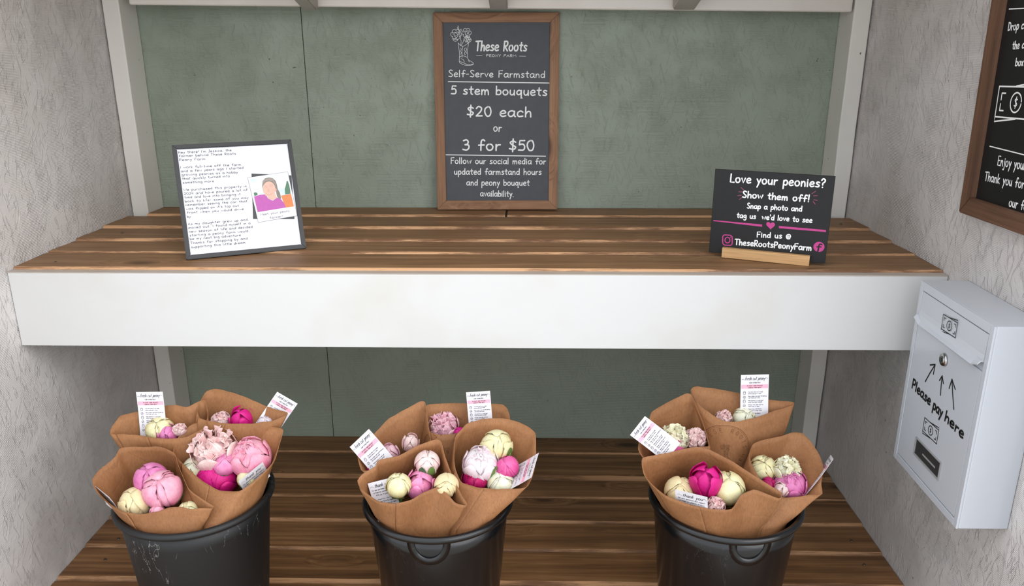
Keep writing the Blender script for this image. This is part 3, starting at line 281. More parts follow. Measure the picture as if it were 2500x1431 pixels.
M = {}
M['wall_white'] = osb_paint('white painted strand board', lin(216,212,210), lin(203,197,194), strength=1.0, chips=.95, rough=.36)
M['wall_green'] = osb_paint('sage painted strand board', lin(150,160,145), lin(140,149,134), strength=.8, chips=.45, rough=.45, flake_plane='XZ')
M['fascia'] = painted_wood('white painted fascia', lin(203,203,202), lin(196,194,188), specks=False, bump=.18)
M['post'] = painted_wood('white painted post', lin(224,221,214), lin(210,206,198), ax='Z', bump=.5)
M['header'] = painted_wood('white painted header', lin(226,220,213), lin(208,200,192), bump=.5)
M['rafter'] = painted_wood('grey painted rafter', lin(176,170,163), lin(156,150,143), bump=.4)
M['stain_top'] = wood('brown stained board', lin(110,78,50), lin(144,108,74), lin(166,130,94), stain=.36)
M['stain_low'] = wood('dark stained board', lin(84,54,32), lin(138,97,61), lin(176,132,88), stain=.45, rough=.42)
M['edge_top'] = raw_edge('raw board edge', lin(120,84,58), lin(206,160,118), .43, .55)
M['edge_low'] = raw_edge('raw lower edge', lin(110,76,48), lin(178,134,94), .40, .55)
M['band'] = painted_wood('grey primed edge', lin(178,168,158), lin(166,150,138), bump=.3, specks=False)
M['caulk'] = plain('reddish bare joint', lin(120,84,64), .8, bump=.5)
M['frame_wood'] = wood('walnut stained frame', lin(112,78,54), lin(152,112,82), lin(174,134,100), stain=.3, knots=True, bump=.25)
M['frame_wood_v'] = wood('walnut stained frame upright', lin(112,78,54), lin(152,112,82), lin(174,134,100), ax='Z', stain=.3, knots=True, bump=.25)
M['dark_frame'] = wood('dark stained frame', lin(78,54,42), lin(108,78,60), lin(132,100,78), stain=.3, bump=.25)
M['dark_frame_v'] = wood('dark stained frame upright', lin(78,54,42), lin(108,78,60), lin(132,100,78), ax='Z', stain=.3, bump=.25)
M['pine'] = wood('light pine', lin(178,132,84), lin(200,156,106), lin(214,174,124), stain=.15, knots=False, bump=.15)
M['slate'] = plain('slate grey board', lin(72,75,80), .6, bump=.12, bscale=60)
M['black_board'] = plain('black board', lin(14,16,18), .45, bump=.05)
M['sign_black'] = plain('speckled black panel', lin(12,13,16), .6, bump=.5, bscale=900)
M['ink_white'] = plain('white lettering', lin(238,238,238), .6)
M['ink_grey'] = plain('grey printing ink', lin(52,52,58), .7)
M['ink_black'] = plain('black marker', lin(14,14,16), .6)
M['ink_stamp'] = plain('stamp ink', lin(112,72,40), .8)
M['rose'] = plain('rose pink print', lin(188,58,132), .55)
M['rose_dim'] = plain('dull rose print', lin(150,62,100), .6)
M['frame_black'] = plain('black picture moulding', lin(28,28,32), .42)
M['paper_white'] = plain('white print paper', lin(222,222,230), .4)
M['card'] = plain('white card', lin(222,220,226), .5)
M['pink_band'] = plain('pink printed band', lin(238,172,192), .5)
M['box_white'] = plain('white powder coat', lin(190,194,201), .25, coat=.2, var=0)
M['chrome'] = plain('brushed chrome', lin(190,190,190), .22, metal=1)
M['dark_slot'] = plain('dark slot', lin(20,20,20), .5)
M['window_film'] = plain('grey window plastic', lin(54,55,56), .15)
M['window_trim'] = plain('window trim', lin(150,150,150), .3)
M['steel_screw'] = plain('screw steel', lin(96,84,74), .45, metal=.7)
M['water'] = plain('dark water', lin(14,18,16), .05)
M['bounce_ground'] = plain('pale bounce gravel', lin(190,186,178), .9, bump=.6, bscale=40)  # kept pale so the unseen ground bounces more light
M['roof'] = wood('roof sheathing', lin(150,120,86), lin(176,146,108), lin(196,166,126), rough=.7)

def bucket_mat(name, rough, scratch):
    m, n, l, p = new_mat(name)
    v = coords(n, l)
    mp = n.new('ShaderNodeMapping'); l.new(v, mp.inputs[0]); mp.inputs['Scale'].default_value = (38,38,11)
    a = N(n,'ShaderNodeTexNoise',Scale=1.0,Detail=6.0,Distortion=1.2); l.new(mp.outputs[0], a.inputs['Vector'])
    r = ramp(n, [(.498,g(0)),(.5,g(1)),(.502,g(0))]); l.new(a.outputs['Fac'], r.inputs[0])
    b_ = N(n,'ShaderNodeTexNoise',Scale=9.0,Detail=2.0); l.new(v, b_.inputs['Vector'])
    rb = ramp(n, [(.54,g(0)),(.60,g(1))]); l.new(b_.outputs['Fac'], rb.inputs[0])
    mu = N(n,'ShaderNodeMath',operation='MULTIPLY'); l.new(r.outputs[0], mu.inputs[0]); l.new(rb.outputs[0], mu.inputs[1])
    mu2 = N(n,'ShaderNodeMath',operation='MULTIPLY'); l.new(mu.outputs[0], mu2.inputs[0]); mu2.inputs[1].default_value = scratch
    mx = n.new('ShaderNodeMix'); mx.data_type='RGBA'; l.new(mu2.outputs[0], mx.inputs['Factor']); mx.inputs['A'].default_value = lin(14,15,17); mx.inputs['B'].default_value = lin(180,178,172)
    l.new(mx.outputs['Result'], p.inputs['Base Color'])
    p.inputs['Roughness'].default_value = rough
    bb = N(n,'ShaderNodeBump',Strength=.12,Distance=.001); l.new(a.outputs['Fac'], bb.inputs['Height']); l.new(bb.outputs[0], p.inputs['Normal'])
    return m
M['bucket_dull'] = bucket_mat('dusty black plastic', .5, .75)
M['bucket_gloss'] = bucket_mat('glossy black plastic', .22, .06)

def kraft_mat():
    m, n, l, p = new_mat('brown kraft paper')
    v = coords(n, l)
    a = N(n,'ShaderNodeTexNoise',Scale=9.0,Detail=5.0); l.new(v, a.inputs['Vector'])
    r = ramp(n, [(.3,lin(143,96,61)),(.7,lin(170,121,81))]); l.new(a.outputs['Fac'], r.inputs[0])
    mp = n.new('ShaderNodeMapping'); l.new(v, mp.inputs[0]); mp.inputs['Scale'].default_value = (420,420,120)
    f = N(n,'ShaderNodeTexNoise',Scale=1.0,Detail=3.0); l.new(mp.outputs[0], f.inputs['Vector'])
    rf = ramp(n, [(.35,g(.76)),(.6,g(1.0))]); l.new(f.outputs['Fac'], rf.inputs[0])
    mx = n.new('ShaderNodeMix'); mx.data_type='RGBA'; mx.blend_type='MULTIPLY'; mx.inputs['Factor'].default_value=.7; l.new(r.outputs[0], mx.inputs['A']); l.new(rf.outputs[0], mx.inputs['B'])
    l.new(mx.outputs['Result'], p.inputs['Base Color'])
    p.inputs['Roughness'].default_value = .62; p.inputs['Specular IOR Level'].default_value = .3
    w = N(n,'ShaderNodeTexNoise',Scale=26.0,Detail=3.0); l.new(v, w.inputs['Vector'])
    vo = N(n,'ShaderNodeTexVoronoi',feature='DISTANCE_TO_EDGE',Scale=19.0); l.new(v, vo.inputs['Vector'])
    vr = ramp(n, [(.0,g(0)),(.05,g(.8)),(.3,g(1))]); l.new(vo.outputs['Distance'], vr.inputs[0])
    wa = N(n,'ShaderNodeMath',operation='MULTIPLY_ADD'); l.new(vr.outputs[0], wa.inputs[0]); wa.inputs[1].default_value = .22; l.new(w.outputs['Fac'], wa.inputs[2])
    b = N(n,'ShaderNodeBump',Strength=.42,Distance=.0025); l.new(wa.outputs[0], b.inputs['Height'])

    b2 = N(n,'ShaderNodeBump',Strength=.15,Distance=.0005); l.new(f.outputs['Fac'], b2.inputs['Height']); l.new(b.outputs[0], b2.inputs['Normal']); l.new(b2.outputs[0], p.inputs['Normal'])
    tr = n.new('ShaderNodeBsdfTranslucent'); tr.inputs['Color'].default_value = lin(196,126,74); l.new(b.outputs[0], tr.inputs['Normal'])
    ms = n.new('ShaderNodeMixShader'); ms.inputs[0].default_value = .14
    l.new(p.outputs[0], ms.inputs[1]); l.new(tr.outputs[0], ms.inputs[2]); l.new(ms.outputs[0], n['Material Output'].inputs['Surface'])
    return m
M['kraft'] = kraft_mat()

def petal_mat(name, base, tip, vein=.07, sss=.25):
    m, n, l, p = new_mat(name)
    v = coords(n, l, rnd=True)
    tcn = n.new('ShaderNodeTexCoord'); sp_ = n.new('ShaderNodeSeparateXYZ'); l.new(tcn.outputs['Object'], sp_.inputs[0])
    a = N(n,'ShaderNodeTexNoise',Scale=2.2,Detail=4.0); l.new(v, a.inputs['Vector'])
    ad = N(n,'ShaderNodeMath',operation='MULTIPLY_ADD'); l.new(sp_.outputs['Z'], ad.inputs[0]); ad.inputs[1].default_value = .32; l.new(a.outputs['Fac'], ad.inputs[2])
    r = ramp(n, [(.28,base),(.85,tip)]); l.new(ad.outputs[0], r.inputs[0])
    mp = n.new('ShaderNodeMapping'); l.new(v, mp.inputs[0]); mp.inputs['Scale'].default_value = (14,14,2.2)
    f = N(n,'ShaderNodeTexNoise',Scale=1.0,Detail=3.0); l.new(mp.outputs[0], f.inputs['Vector'])
    rf = ramp(n, [(.36,g(1-vein)),(.56,g(1.0))]); l.new(f.outputs['Fac'], rf.inputs[0])
    mx = n.new('ShaderNodeMix'); mx.data_type='RGBA'; mx.blend_type='MULTIPLY'; mx.inputs['Factor'].default_value=1; l.new(r.outputs[0], mx.inputs['A']); l.new(rf.outputs[0], mx.inputs['B'])
    l.new(mx.outputs['Result'], p.inputs['Base Color'])
    p.inputs['Roughness'].default_value = .5; p.inputs['Specular IOR Level'].default_value = .3
    p.inputs['Subsurface Weight'].default_value = sss; p.inputs['Subsurface Radius'].default_value = (1,.5,.4); p.inputs['Subsurface Scale'].default_value = .004
    b = N(n,'ShaderNodeBump',Strength=.12,Distance=.02); l.new(f.outputs['Fac'], b.inputs['Height']); l.new(b.outputs[0], p.inputs['Normal'])
    return m
PC = dict(
 cream=(lin(236,208,140), lin(246,236,190)), cream2=(lin(240,200,150), lin(246,226,180)), ivory=(lin(232,224,172), lin(250,244,220)),
 blush=(lin(240,176,180), lin(250,222,216)), whitepink=(lin(240,196,208), lin(252,240,242)), pink=(lin(240,128,162), lin(250,182,200)),
 pink2=(lin(228,110,166), lin(246,158,196)), pink3=(lin(240,170,190), lin(250,204,214)), pinkdeep=(lin(214,52,130), lin(240,110,170)),
 mauve=(lin(200,70,140), lin(232,140,190)), magenta=(lin(196,8,104), lin(222,34,140)), crimson=(lin(140,4,60), lin(196,22,104)), lilac=(lin(222,196,212), lin(240,226,234)))
dim = lambda c: (c[0]*.86,c[1]*.86,c[2]*.86,1)
PM = {k: petal_mat(k + ' petal', dim(a), dim(b)) for k, (a, b) in PC.items()}
M['leaf'] = plain('peony leaf green', lin(92,122,58), .5, bump=.2, bscale=300)
M['leaf_dark'] = plain('dark leaf green', lin(64,88,56), .5, bump=.2, bscale=300)

# ------------------------------------------------------------ hand lettering: a one-stroke alphabet
G = {
'a':(6,'c5.2,4.8 3.5,6 1,5 .3,2.5 1.5,.4 3.6,.8 5,3.2|c5.3,5.6 5.1,2.4 5.3,.7 6,.2'),
'b':(5.4,'l.6,10 .4,.3|c.5,3.4 2,5.6 4.4,5 5,2.6 3.6,.4 .5,.7'),
'c':(5,'c4.6,4.8 3,5.9 1,4.8 .3,2.5 1.4,.4 4.6,.8'),
'd':(5.6,'c4.6,4.6 2.8,5.8 .8,4.4 .4,2 1.8,.3 4,1.2 4.7,3.5|l4.9,10 4.8,.1'),
'e':(5.2,'c.5,3 3,3.2 4.6,4 4,5.6 2.4,6 .7,4.4 .4,2 2,.2 4.8,.9'),
'f':(4.8,'c5,9 4,10 2.6,9 2.2,5 2.1,0|l.4,4.8 4.6,5.1'),
'g':(5.6,'c4.6,5 2.8,6 .8,4.6 .5,2.6 2,1.2 4.2,2.6 4.7,5.2|c4.7,5.4 4.9,1 4.4,-2.6 2.6,-3.8 .6,-3'),
'h':(5.2,'l.6,10 .5,0|c.5,2.6 2.2,5.4 4,5.2 4.5,3 4.6,0'),
'i':(1.8,'l.6,5.6 .7,0|l.7,7.6 .72,8'),
'j':(3,'c2,5.6 2.1,1 1.9,-2.4 1,-3.7 -.4,-3.2|l2,7.6 2.02,8'),
'k':(5,'l.6,10 .5,0|l4.2,5.8 .6,2.6 4.6,0'),
'l':(1.7,'l.7,10 .6,0'),
'm':(7.8,'l.5,5.6 .5,0|c.5,3 2,5.5 3.3,5 3.6,2.8 3.6,0|c3.6,3 5,5.5 6.4,5 6.9,2.8 7,0'),
'n':(5.2,'l.5,5.6 .5,0|c.5,3 2.2,5.6 3.8,5.1 4.3,3 4.5,0'),
'o':(5.8,'c2.6,6 .9,5 .4,2.6 1.8,.3 4.2,.7 5.2,3.2 4.2,5.5 2.4,6'),
'p':(5.2,'l.6,5.6 .4,-4|c.5,3.6 2.2,6 4.4,5 4.7,2.6 3.4,.4 .5,1'),
'q':(5.8,'c4.4,4.8 2.6,5.8 .8,4.4 .4,2.2 1.8,.6 3.8,1.6 4.6,4|l4.8,5.6 4.7,-4 5.6,-3.2'),
'r':(4,'l.6,5.6 .6,0|c.6,2.8 1.7,5 3.8,5.4'),
's':(4.6,'c4.2,5.3 2.4,6 .9,4.8 2.2,3.3 4,2 3,.4 .4,.6'),
't':(4.3,'c2.2,9 2,4 2.1,1 3.4,.2|l.3,6 4.2,6.2'),
'u':(5.3,'c.5,5.6 .4,2.4 1.4,.4 3.4,.8 4.4,3|l4.5,5.6 4.6,0'),
'v':(4.7,'l.3,5.6 2.2,.2 4.4,5.8'),
'w':(7,'l.2,5.6 1.9,.3 3.4,4.6 5,.3 6.8,5.8'),
'x':(4.6,'l.4,5.6 4.2,.1|l4.2,5.7 .3,.1'),
'y':(4.8,'l.4,5.6 2.4,1.4|l4.6,5.8 .8,-4'),
'z':(4.8,'l.4,5.4 4.2,5.6 .4,.3 4.6,.3'),
'A':(6.4,'l0,0 3.2,10 6,0|l1.2,3.8 5,4'),
'B':(6,'l.6,10 .6,0|c.6,9.8 4.2,9.6 4.6,7.4 3.4,5.6 .8,5.2|c.8,5.2 4.8,5 5.4,2.6 4,.4 .6,.2'),
'C':(6,'c5.4,8.8 3.4,10 1,8 .4,4.6 1.6,.8 5.6,1'),
'D':(6.4,'l.6,10 .6,.1|c.4,9.8 4.4,9 6,5.4 4.6,1.2 .4,.1'),
'E':(5.6,'l5,9.8 .6,10 .5,.1 5.2,.2|l.6,5.2 4.4,5.4'),
'F':(5.6,'l5.2,10 .6,9.8 .5,0|l.5,5.2 4.6,5.5'),
'G':(6.4,'c5.4,8.6 3.4,10 1,8 .4,4.6 1.8,.5 5.6,1.6 5.8,4.4|l3.4,4.4 6,4.4'),
'H':(6,'l.6,10 .5,0|l5.2,10 5.2,0|l.5,5.2 5.2,5.4'),
'I':(1.8,'l.8,9 .8,0'),
'J':(4.8,'c3.8,9.8 3.9,4 3.4,.8 1.6,.2 .2,1.8|l1.6,9.8 5,9.8'),
'L':(5,'l.8,10 .5,.2 4.8,.2'),
'M':(7.6,'l.4,0 .8,9.8 3.8,4 6.6,9.8 7.2,0'),
'N':(6,'l.6,0 .6,9.8 5.2,.2 5.3,10'),
'O':(6.6,'c3,10 .8,8 .4,4.4 2,.4 4.8,.9 6,5 4.8,9 2.8,10'),
'P':(5.6,'l.6,10 .5,0|c.4,9.7 4,9.9 5.2,7.6 3.8,5 .6,4.6'),
'R':(5.8,'l.6,10 .5,0|c.4,9.7 4,9.9 5,7.6 3.8,5.3 .8,4.9|l1.4,4.9 5.4,0'),
'S':(5.6,'c5,9 3,10.2 .9,8.4 2.4,5.6 5,3 3.6,.3 .3,1'),
'T':(6,'l.1,9.6 6,10|l3,9.8 2.9,0'),
'U':(6,'c.6,10 .5,4 1.4,.6 4,.5 5.3,3.6 5.4,10'),
'V':(5.8,'l.2,10 2.8,0 5.6,10'),
'W':(8.4,'l.2,9.8 2.2,.2 4.2,7 6.2,.2 8.2,10'),
'Y':(5.6,'l.2,10 2.8,5.2 5.4,10|l2.8,5.2 2.6,0'),
'K':(5.6,'l.6,10 .5,0|l5,10 .6,4.6 5.2,0'),
'0':(5.8,'c3,9.8 .9,8 .4,4.4 2,.4 4.4,.9 5.3,5 4.4,9 2.8,9.8'),
'1':(2.4,'l1,9.6 1,0'),
'2':(5.6,'c.6,7.8 2.2,9.8 4.6,8.4 4,5 .5,.3|l.5,.3 5.2,.5'),
'3':(5.4,'c.8,9 3,9.8 4.4,8 3.6,5.8 2,5.2|c2,5.2 4.6,4.8 4.8,2 3,.2 .3,.8'),
'4':(5.6,'l1.2,9.6 .6,4.4 5,4.6|l4,9.8 3.8,0'),
'5':(5.4,'l5,9.6 1.4,9.5 1,5.6|c1,5.6 3.6,6.2 5,4 4.2,.8 .4,.6'),
'6':(5.4,'c4.4,9.6 1.6,7 .5,3 2.2,.2 4.6,1.2 4.4,3.8 2.6,4.8 .8,3.4'),
'$':(5.6,'c5,8 3,9 .9,7.6 2.4,5.4 5,3.4 3.6,1.2 .3,1.8|l3.1,11 2.7,-1'),
'.':(2,'l.8,.1 .85,.3'), ',':(2,'l1,.6 .5,-1.2'), '!':(2.2,'l1.3,10.4 1,2.6|l1,0 1.02,.2'),
'?':(4.6,'c.4,8.2 2,10 4.2,8.8 3.8,6.4 2,4.8 1.9,2.8|l1.9,0 1.92,.2'),
"'":(1.4,'l.8,10 .7,7.8'), '-':(3.6,'l.4,4.2 3.2,4.3'), ' ':(4,''),
'@':(7,'c4.8,4 3.6,5.2 2.4,4.2 2.6,2.2 4,2.2 4.9,4.2 5,2.4 6.2,2.4 6.8,4.6 5.6,7.4 3,7.8 .6,5.6 .6,2 2.6,-.2 6,.2'),
}
def catmull(pts, seg):
    if len(pts) < 3: return pts
    P = [2*pts[0]-pts[1]] + pts + [2*pts[-1]-pts[-2]]
    out = []
    for i in range(1, len(P)-2):
        for k in range(seg):
            t = k/seg; a,b,c,d = P[i-1],P[i],P[i+1],P[i+2]
            out.append(.5*((2*b)+(c-a)*t+(2*a-5*b+4*c-d)*t*t+(3*b-a-3*c+d)*t*t*t))
    out.append(pts[-1]); return out
GL = {}
for ch, (w, s) in G.items():
    st = []
    for part in s.split('|'):
        if not part: continue
        pts = [Vector([float(v) for v in q.split(',')]) for q in part[1:].split(' ')]
        st.append((part[0], pts))
    GL[ch] = (w, st)
class Ink:
    """flat strokes with round ends on the plane y = -lift of a local frame (x right, z up)"""
    def __init__(s): s.v = []; s.f = []; s.k = []; s.n = 0
    def stroke(s, pts, hw, cap=3):
        pts = [p.copy() for p in pts]
        P = [pts[0]]
        for p in pts[1:]:
            if (p-P[-1]).length > hw*.05: P.append(p)
        if len(P) < 2: P = [P[0], P[0]+Vector((hw*.1,0))]
        n = len(P); base = len(s.v); nr = []; s.n += 1
        for i in range(n):
            d = (P[min(i+1,n-1)]-P[max(i-1,0)])
            if d.length < 1e-9: d = Vector((1,0))
            d.normalize(); nr.append(Vector((-d.y,d.x)))
        for i in range(n): s.v += [P[i]+nr[i]*hw, P[i]-nr[i]*hw]
        for i in range(n-1):
            a = base+2*i; s.f.append((a,a+1,a+3,a+2))
        if cap:
            for i, sg in ((0,1),(n-1,-1)):
                c = P[i]; a0 = math.atan2(nr[i].y, nr[i].x); b = len(s.v); ring = []
                for k in range(cap+2):
                    a = a0 + sg*PI*k/(cap+1); s.v.append(c+Vector((math.cos(a),math.sin(a)))*hw); ring.append(b+k)
                s.f.append(tuple(ring) if sg > 0 else tuple(reversed(ring)))
        s.k += [s.n % 9]*(len(s.v)-len(s.k))
    def poly(s, pts):
        b = len(s.v); s.v += [Vector(p) for p in pts]; s.f.append(tuple(range(b, b+len(pts)))); s.k += [0]*len(pts)
    def text(s, t, a, b, h, hw, seg=5, shear=0.0, cap=3, fit=True):
        a = Vector(a); b = Vector(b); W = sum(GL[c][0]+1.3 for c in t)-1.3
        ux = (b-a).normalized(); uy = Vector((-ux.y,ux.x)); sx = (b-a).length/W if fit else h/10
        x = 0
        for c in t:
            w, st = GL[c]
            for kind, pts in st:
                q = catmull(pts, seg) if kind == 'c' and seg > 1 else pts
                s.stroke([a+ux*((x+p.x+p.y*shear)*sx)+uy*(p.y*h/10) for p in q], hw, cap)
            x += w+1.3
    def build(s, name, mat, parent, lift=.0004, fn=None):
        if fn is None: fn = lambda p: (p.x, -lift, p.y)
        Q = [fn(p) for p in s.v]
        return mesh(name, [(q[0], q[1]-k*.000012, q[2]) for q, k in zip(Q, s.k)], s.f, [mat], parent)

# ------------------------------------------------------------ setting
W, D_, H = 1.75, .5923, .6542
POST, PD = .0388, .0896
def seg_panel(name, pts, th, axis, mat, parent):
    """flat panel from a polygon, extruded by th along axis"""
    bm = bmesh.new(); vs = [bm.verts.new(p) for p in pts]; f = bm.faces.new(vs)
    r = bmesh.ops.extrude_face_region(bm, geom=[f]); d = Vector((0,0,0)); d[axis] = th
    for e in r['geom']:
        if isinstance(e, bmesh.types.BMVert): e.co += d
    return bmobj(bm, name, [mat], parent)
# back wall : two sage panels butted together
wb = struct(empty('wall_back', (0,D_,-H)))
def rel(o, base):  # keep object space equal to world metres but origin at parent
    o.location = -Vector(base); return o
SEAM = .4343
for x0, x1 in ((-.02,SEAM-.0008),(SEAM+.0008,W+.02)):
    p = boxobj('panel', (x0,D_,-H-.06), (x1,D_+.012,.72), [M['wall_green']], wb, bev=.0006, seg=1); rel(p, (0,D_,-H))
p = boxobj('backing_strip', (SEAM-.03,D_+.0125,-H-.06), (SEAM+.03,D_+.02,.72), [M['dark_slot']], wb); rel(p, (0,D_,-H))
# side walls
def top_z(y): return .4635+.095+.267*(.4984-y)
def side(name, x, th, cuts, mat, yend):
    r = struct(empty(name, (x,0,-H)))
    for y0, y1 in cuts:
        p = seg_panel('panel', [(x,y0,-H-.12),(x,y1,-H-.12),(x,y1,top_z(y1)),(x,y0,top_z(y0))], th, 0, mat, r); rel(p, (x,0,-H))
    return r
wl_ = side('wall_left', 0.0, -.012, ((-.36,D_),), M['wall_white'], 0)
wr_ = side('wall_right', W, .012, ((-.0012,D_),(-.318,-.0026)), M['wall_white'], 0)
t = struct(boxobj('trim_1', (W-.006,-.46,-H-.12), (W+.03,-.3195,top_z(-.46)-.002), [M['wall_white']], bev=.002))
t = struct(boxobj('trim_2', (-.03,-.50,-H-.12), (.006,-.3615,top_z(-.5)-.002), [M['wall_white']], bev=.002))
# corner posts
def post(name, x0, x1):
    bm = bmesh.new(); box(bm, (x0,D_-PD,-H), (x1,D_-.0015,.56), .0035, 3)
    # slight hand-planed waviness
    bmesh.ops.subdivide_edges(bm, edges=[e for e in bm.edges if abs((e.verts[0].co-e.verts[1].co).z) > .5], cuts=40)
    for v in bm.verts:
        q = noise.noise(Vector((x0*9, v.co.y*4, v.co.z*9))); v.co.x += q*.0012; v.co.y += noise.noise(Vector((v.co.x*6,5.5,v.co.z*11)))*.001
    return struct(bmobj(bm, name, [M['post']]))
post('trim_3', .0035, .0035+POST); post('trim_4', W-.0035-POST, W-.0035)
struct(boxobj('trim_5', (.0001,D_-PD+.012,-H), (.0034,D_-.002,.55), [M['caulk']]))
struct(boxobj('trim_6', (W-.0034,D_-PD+.012,-H), (W-.0001,D_-.002,.55), [M['dark_slot']]))
# sloped header board
bm = bmesh.new(); box(bm, (-.818,-.0,0), (.818,.04,.085), .006, 3)
hd = bmobj(bm, 'trim_7', [M['header']]); hd.location = (.885,.4995,.4752); hd.rotation_euler = (0,.0117,0); struct(hd)
# roof and rafters
bm = bmesh.new()
y0, y1 = -.16, D_+.06
pts = [(-.12,y0,top_z(y0)+.002),(W+.12,y0,top_z(y0)+.002),(W+.12,y1,top_z(y1)+.002),(-.12,y1,top_z(y1)+.002)]
vs = [bm.verts.new(p) for p in pts]; f = bm.faces.new(vs); r = bmesh.ops.extrude_face_region(bm, geom=[f])
for e in r['geom']:
    if isinstance(e, bmesh.types.BMVert): e.co.z += .018
struct(bmobj(bm, 'ceiling', [M['roof']]))
for k, (xa, xb, dz) in enumerate(((.4695,.5005,0),(.8902,.9298,.001),(1.3000,1.3470,-.0005))):
    # profile in the y-z plane with a rounded lower end
    yb = .4985; zb = .4635+dz
    prof = [(-.2, zb+.267*(yb+.2))]
    for q in range(7):
        a = -PI/2+PI/2*q/6; rr = .016; prof.append((yb-rr+rr*math.cos(a), zb+.267*rr+.004+rr+rr*math.sin(a)))
    prof += [(yb, top_z(yb)), (-.2, top_z(-.2))]
    bm = bmesh.new(); vs = [bm.verts.new((xa,y,z)) for y, z in prof]; f = bm.faces.new(vs)
    r = bmesh.ops.extrude_face_region(bm, geom=[f])
    for e in r['geom']:
        if isinstance(e, bmesh.types.BMVert): e.co.x = xb
    bmesh.ops.recalc_face_normals(bm, faces=bm.faces)
    bmesh.ops.bevel(bm, geom=[e for e in bm.edges if abs((e.verts[0].co-e.verts[1].co).x) < 1e-5], offset=.002, segments=2, affect='EDGES')
    struct(bmobj(bm, 'trim_%d' % (8+k), [M['rafter']]))
gd = struct(boxobj('ground', (-12,-14,-1.12), (14,12,-1.05), [M['bounce_ground']]))  # unseen ground, added to bounce light into the stand
# skirt under the lower deck
# ------------------------------------------------------------ boards
def plank(x0, x1, y0, y1, z, mats, parent, ch, th=.02, tilt=.0016, seed=0, base=(0,0,0), back=.0015):
    """board with an eased raw front edge; front edge slightly proud of the next board"""
    n = 28; prof_n = 7
    zf, zb = z+tilt, z-tilt
    prof = [(y1,zb-th),(y0+ch*.3,zf-th),(y0,zf-th+ch*.4),(y0,zf-ch),(y0+ch*.35,zf-ch*.3),(y0+ch,zf),(y1-back,zb),(y1,zb-back)]
    fmat = [0,1,1,1,1,0,0,0]
    vs, fs, fm = [], [], []
    for i in range(n+1):
        x = x0+(x1-x0)*i/n
        for k, (y, zz) in enumerate(prof):
            j = 0
            if k in (3,4,5): j = noise.noise(Vector((x*7,k*.7,seed*3.3)))*ch*.42+noise.noise(Vector((x*34,k*.9,seed)))*ch*.18
            dz = noise.noise(Vector((x*2.2,seed*1.7,0)))*.0008
            vs.append((x, y+(j if k in (4,5) else 0), zz+dz-(abs(j)*.6 if k==3 else 0)))
    m = len(prof)
    for i in range(n):
        for k in range(m):
            k2 = (k+1) % m; fs.append((i*m+k,i*m+k2,(i+1)*m+k2,(i+1)*m+k)); fm.append(fmat[k])
    fs.append(tuple(range(m))); fm.append(0); fs.append(tuple(reversed(range(n*m,n*m+m)))); fm.append(0)
    o = mesh('plank', vs, fs, mats, parent, False, fm); bm = bmesh.new(); bm.from_mesh(o.data); bmesh.ops.recalc_face_normals(bm, faces=bm.faces); bm.to_mesh(o.data); bm.free()
    rel(o, base); return o
shelf = tag(empty('display_shelf', (W/2,0,0)), 'brown stained slatted display shelf with wide white fascia board between the white walls', 'shelf')
SB_ = (W/2,0,0); smat = [M['stain_top'], M['edge_top']]
e = .0012
yb = [.4884,.3599,.2429,.1361,.0195]
xj = .9254
pi_ = POST+.006
plank(pi_, xj-.0035, yb[0], D_-.001, 0, smat, shelf, .006, seed=1, base=SB_)
plank(xj+.0015, W-pi_, yb[0], D_-.001, -.0008, smat, shelf, .006, seed=2, base=SB_)
lastb = yb[0]
for k, y in enumerate(yb[1:]):
    plank(e, W-e, y, lastb-.0034, 0 if k < 3 else .0012, smat, shelf, .0058 if k < 3 else .006, seed=3+k, base=SB_, tilt=.0022 if k < 3 else .001); lastb = y
fb = boxobj('fascia_board', (.0012,-.0,-.1496), (W-.0012,.0185,-.0035), [M['fascia']], shelf, bev=.0012, seg=2); rel(fb, SB_)
cap_ = boxobj('edge_strip', (.0012,.0005,-.0034), (W-.0012,.0188,-.0018), [M['band']], shelf); rel(cap_, SB_)
for x in (.0012, .43, .87, 1.30, W-.0392):
    c = boxobj('joist', (x,.0195,-.115), (x+.038,D_-PD-.003,-.0255), [M['rafter']], shelf, bev=.002); rel(c, SB_)
# small screw heads on the shelf boards
def screw(parent, x, y, z, base, r=.0036):
    bm = bmesh.new(); bmesh.ops.create_cone(bm, cap_ends=True, segments=16, radius1=r, radius2=r*.8, depth=.0012)
    for v in bm.verts: v.co += Vector((x,y,z))
    o = bmobj(bm, 'screw', [M['steel_screw']], parent); rel(o, base)
    bm = bmesh.new(); box(bm, (x-r*.6,y-r*.12,z+.0006), (x+r*.6,y+r*.12,z+.0009)); box(bm, (x-r*.12,y-r*.6,z+.0006), (x+r*.12,y+r*.6,z+.00092))
    s = bmobj(bm, 'slot', [M['dark_slot']], o)
floor = struct(empty('floor', (0,0,-H)))
FB = (0,0,-H)
fy = [.5036,.3718,.2848,.1813,.0728,-.0399,-.152,-.264,-.376,-.49]
fm_ = [M['stain_low'], M['edge_low']]
plank(pi_, W-pi_, fy[0], D_-.001, -H, fm_, floor, .0035, seed=20, base=FB, tilt=.001)
lastb = fy[0]
chs = [.014,.0025,.0065,.007,.010,.007,.007,.007,.007]
for k, y in enumerate(fy[1:]):
    plank(e, W-e, y, lastb-.0042, -H, fm_, floor, chs[k], seed=21+k, base=FB, tilt=.0012, th=.026); lastb = y
for x in (.0012,.6,1.15,W-.0392):
    c = boxobj('joist', (x,-.48,-H-.115), (x+.038,D_,-H-.029), [M['rafter']], floor); rel(c, FB)
for x, y in ((.064,.10),(.071,.025),(.062,.16),(W-.05,.33),(W-.05,.12),(W-.055,.035),(.05,-.09),(.05,.24)):
    screw(floor, x, y, -H+.0014, FB)
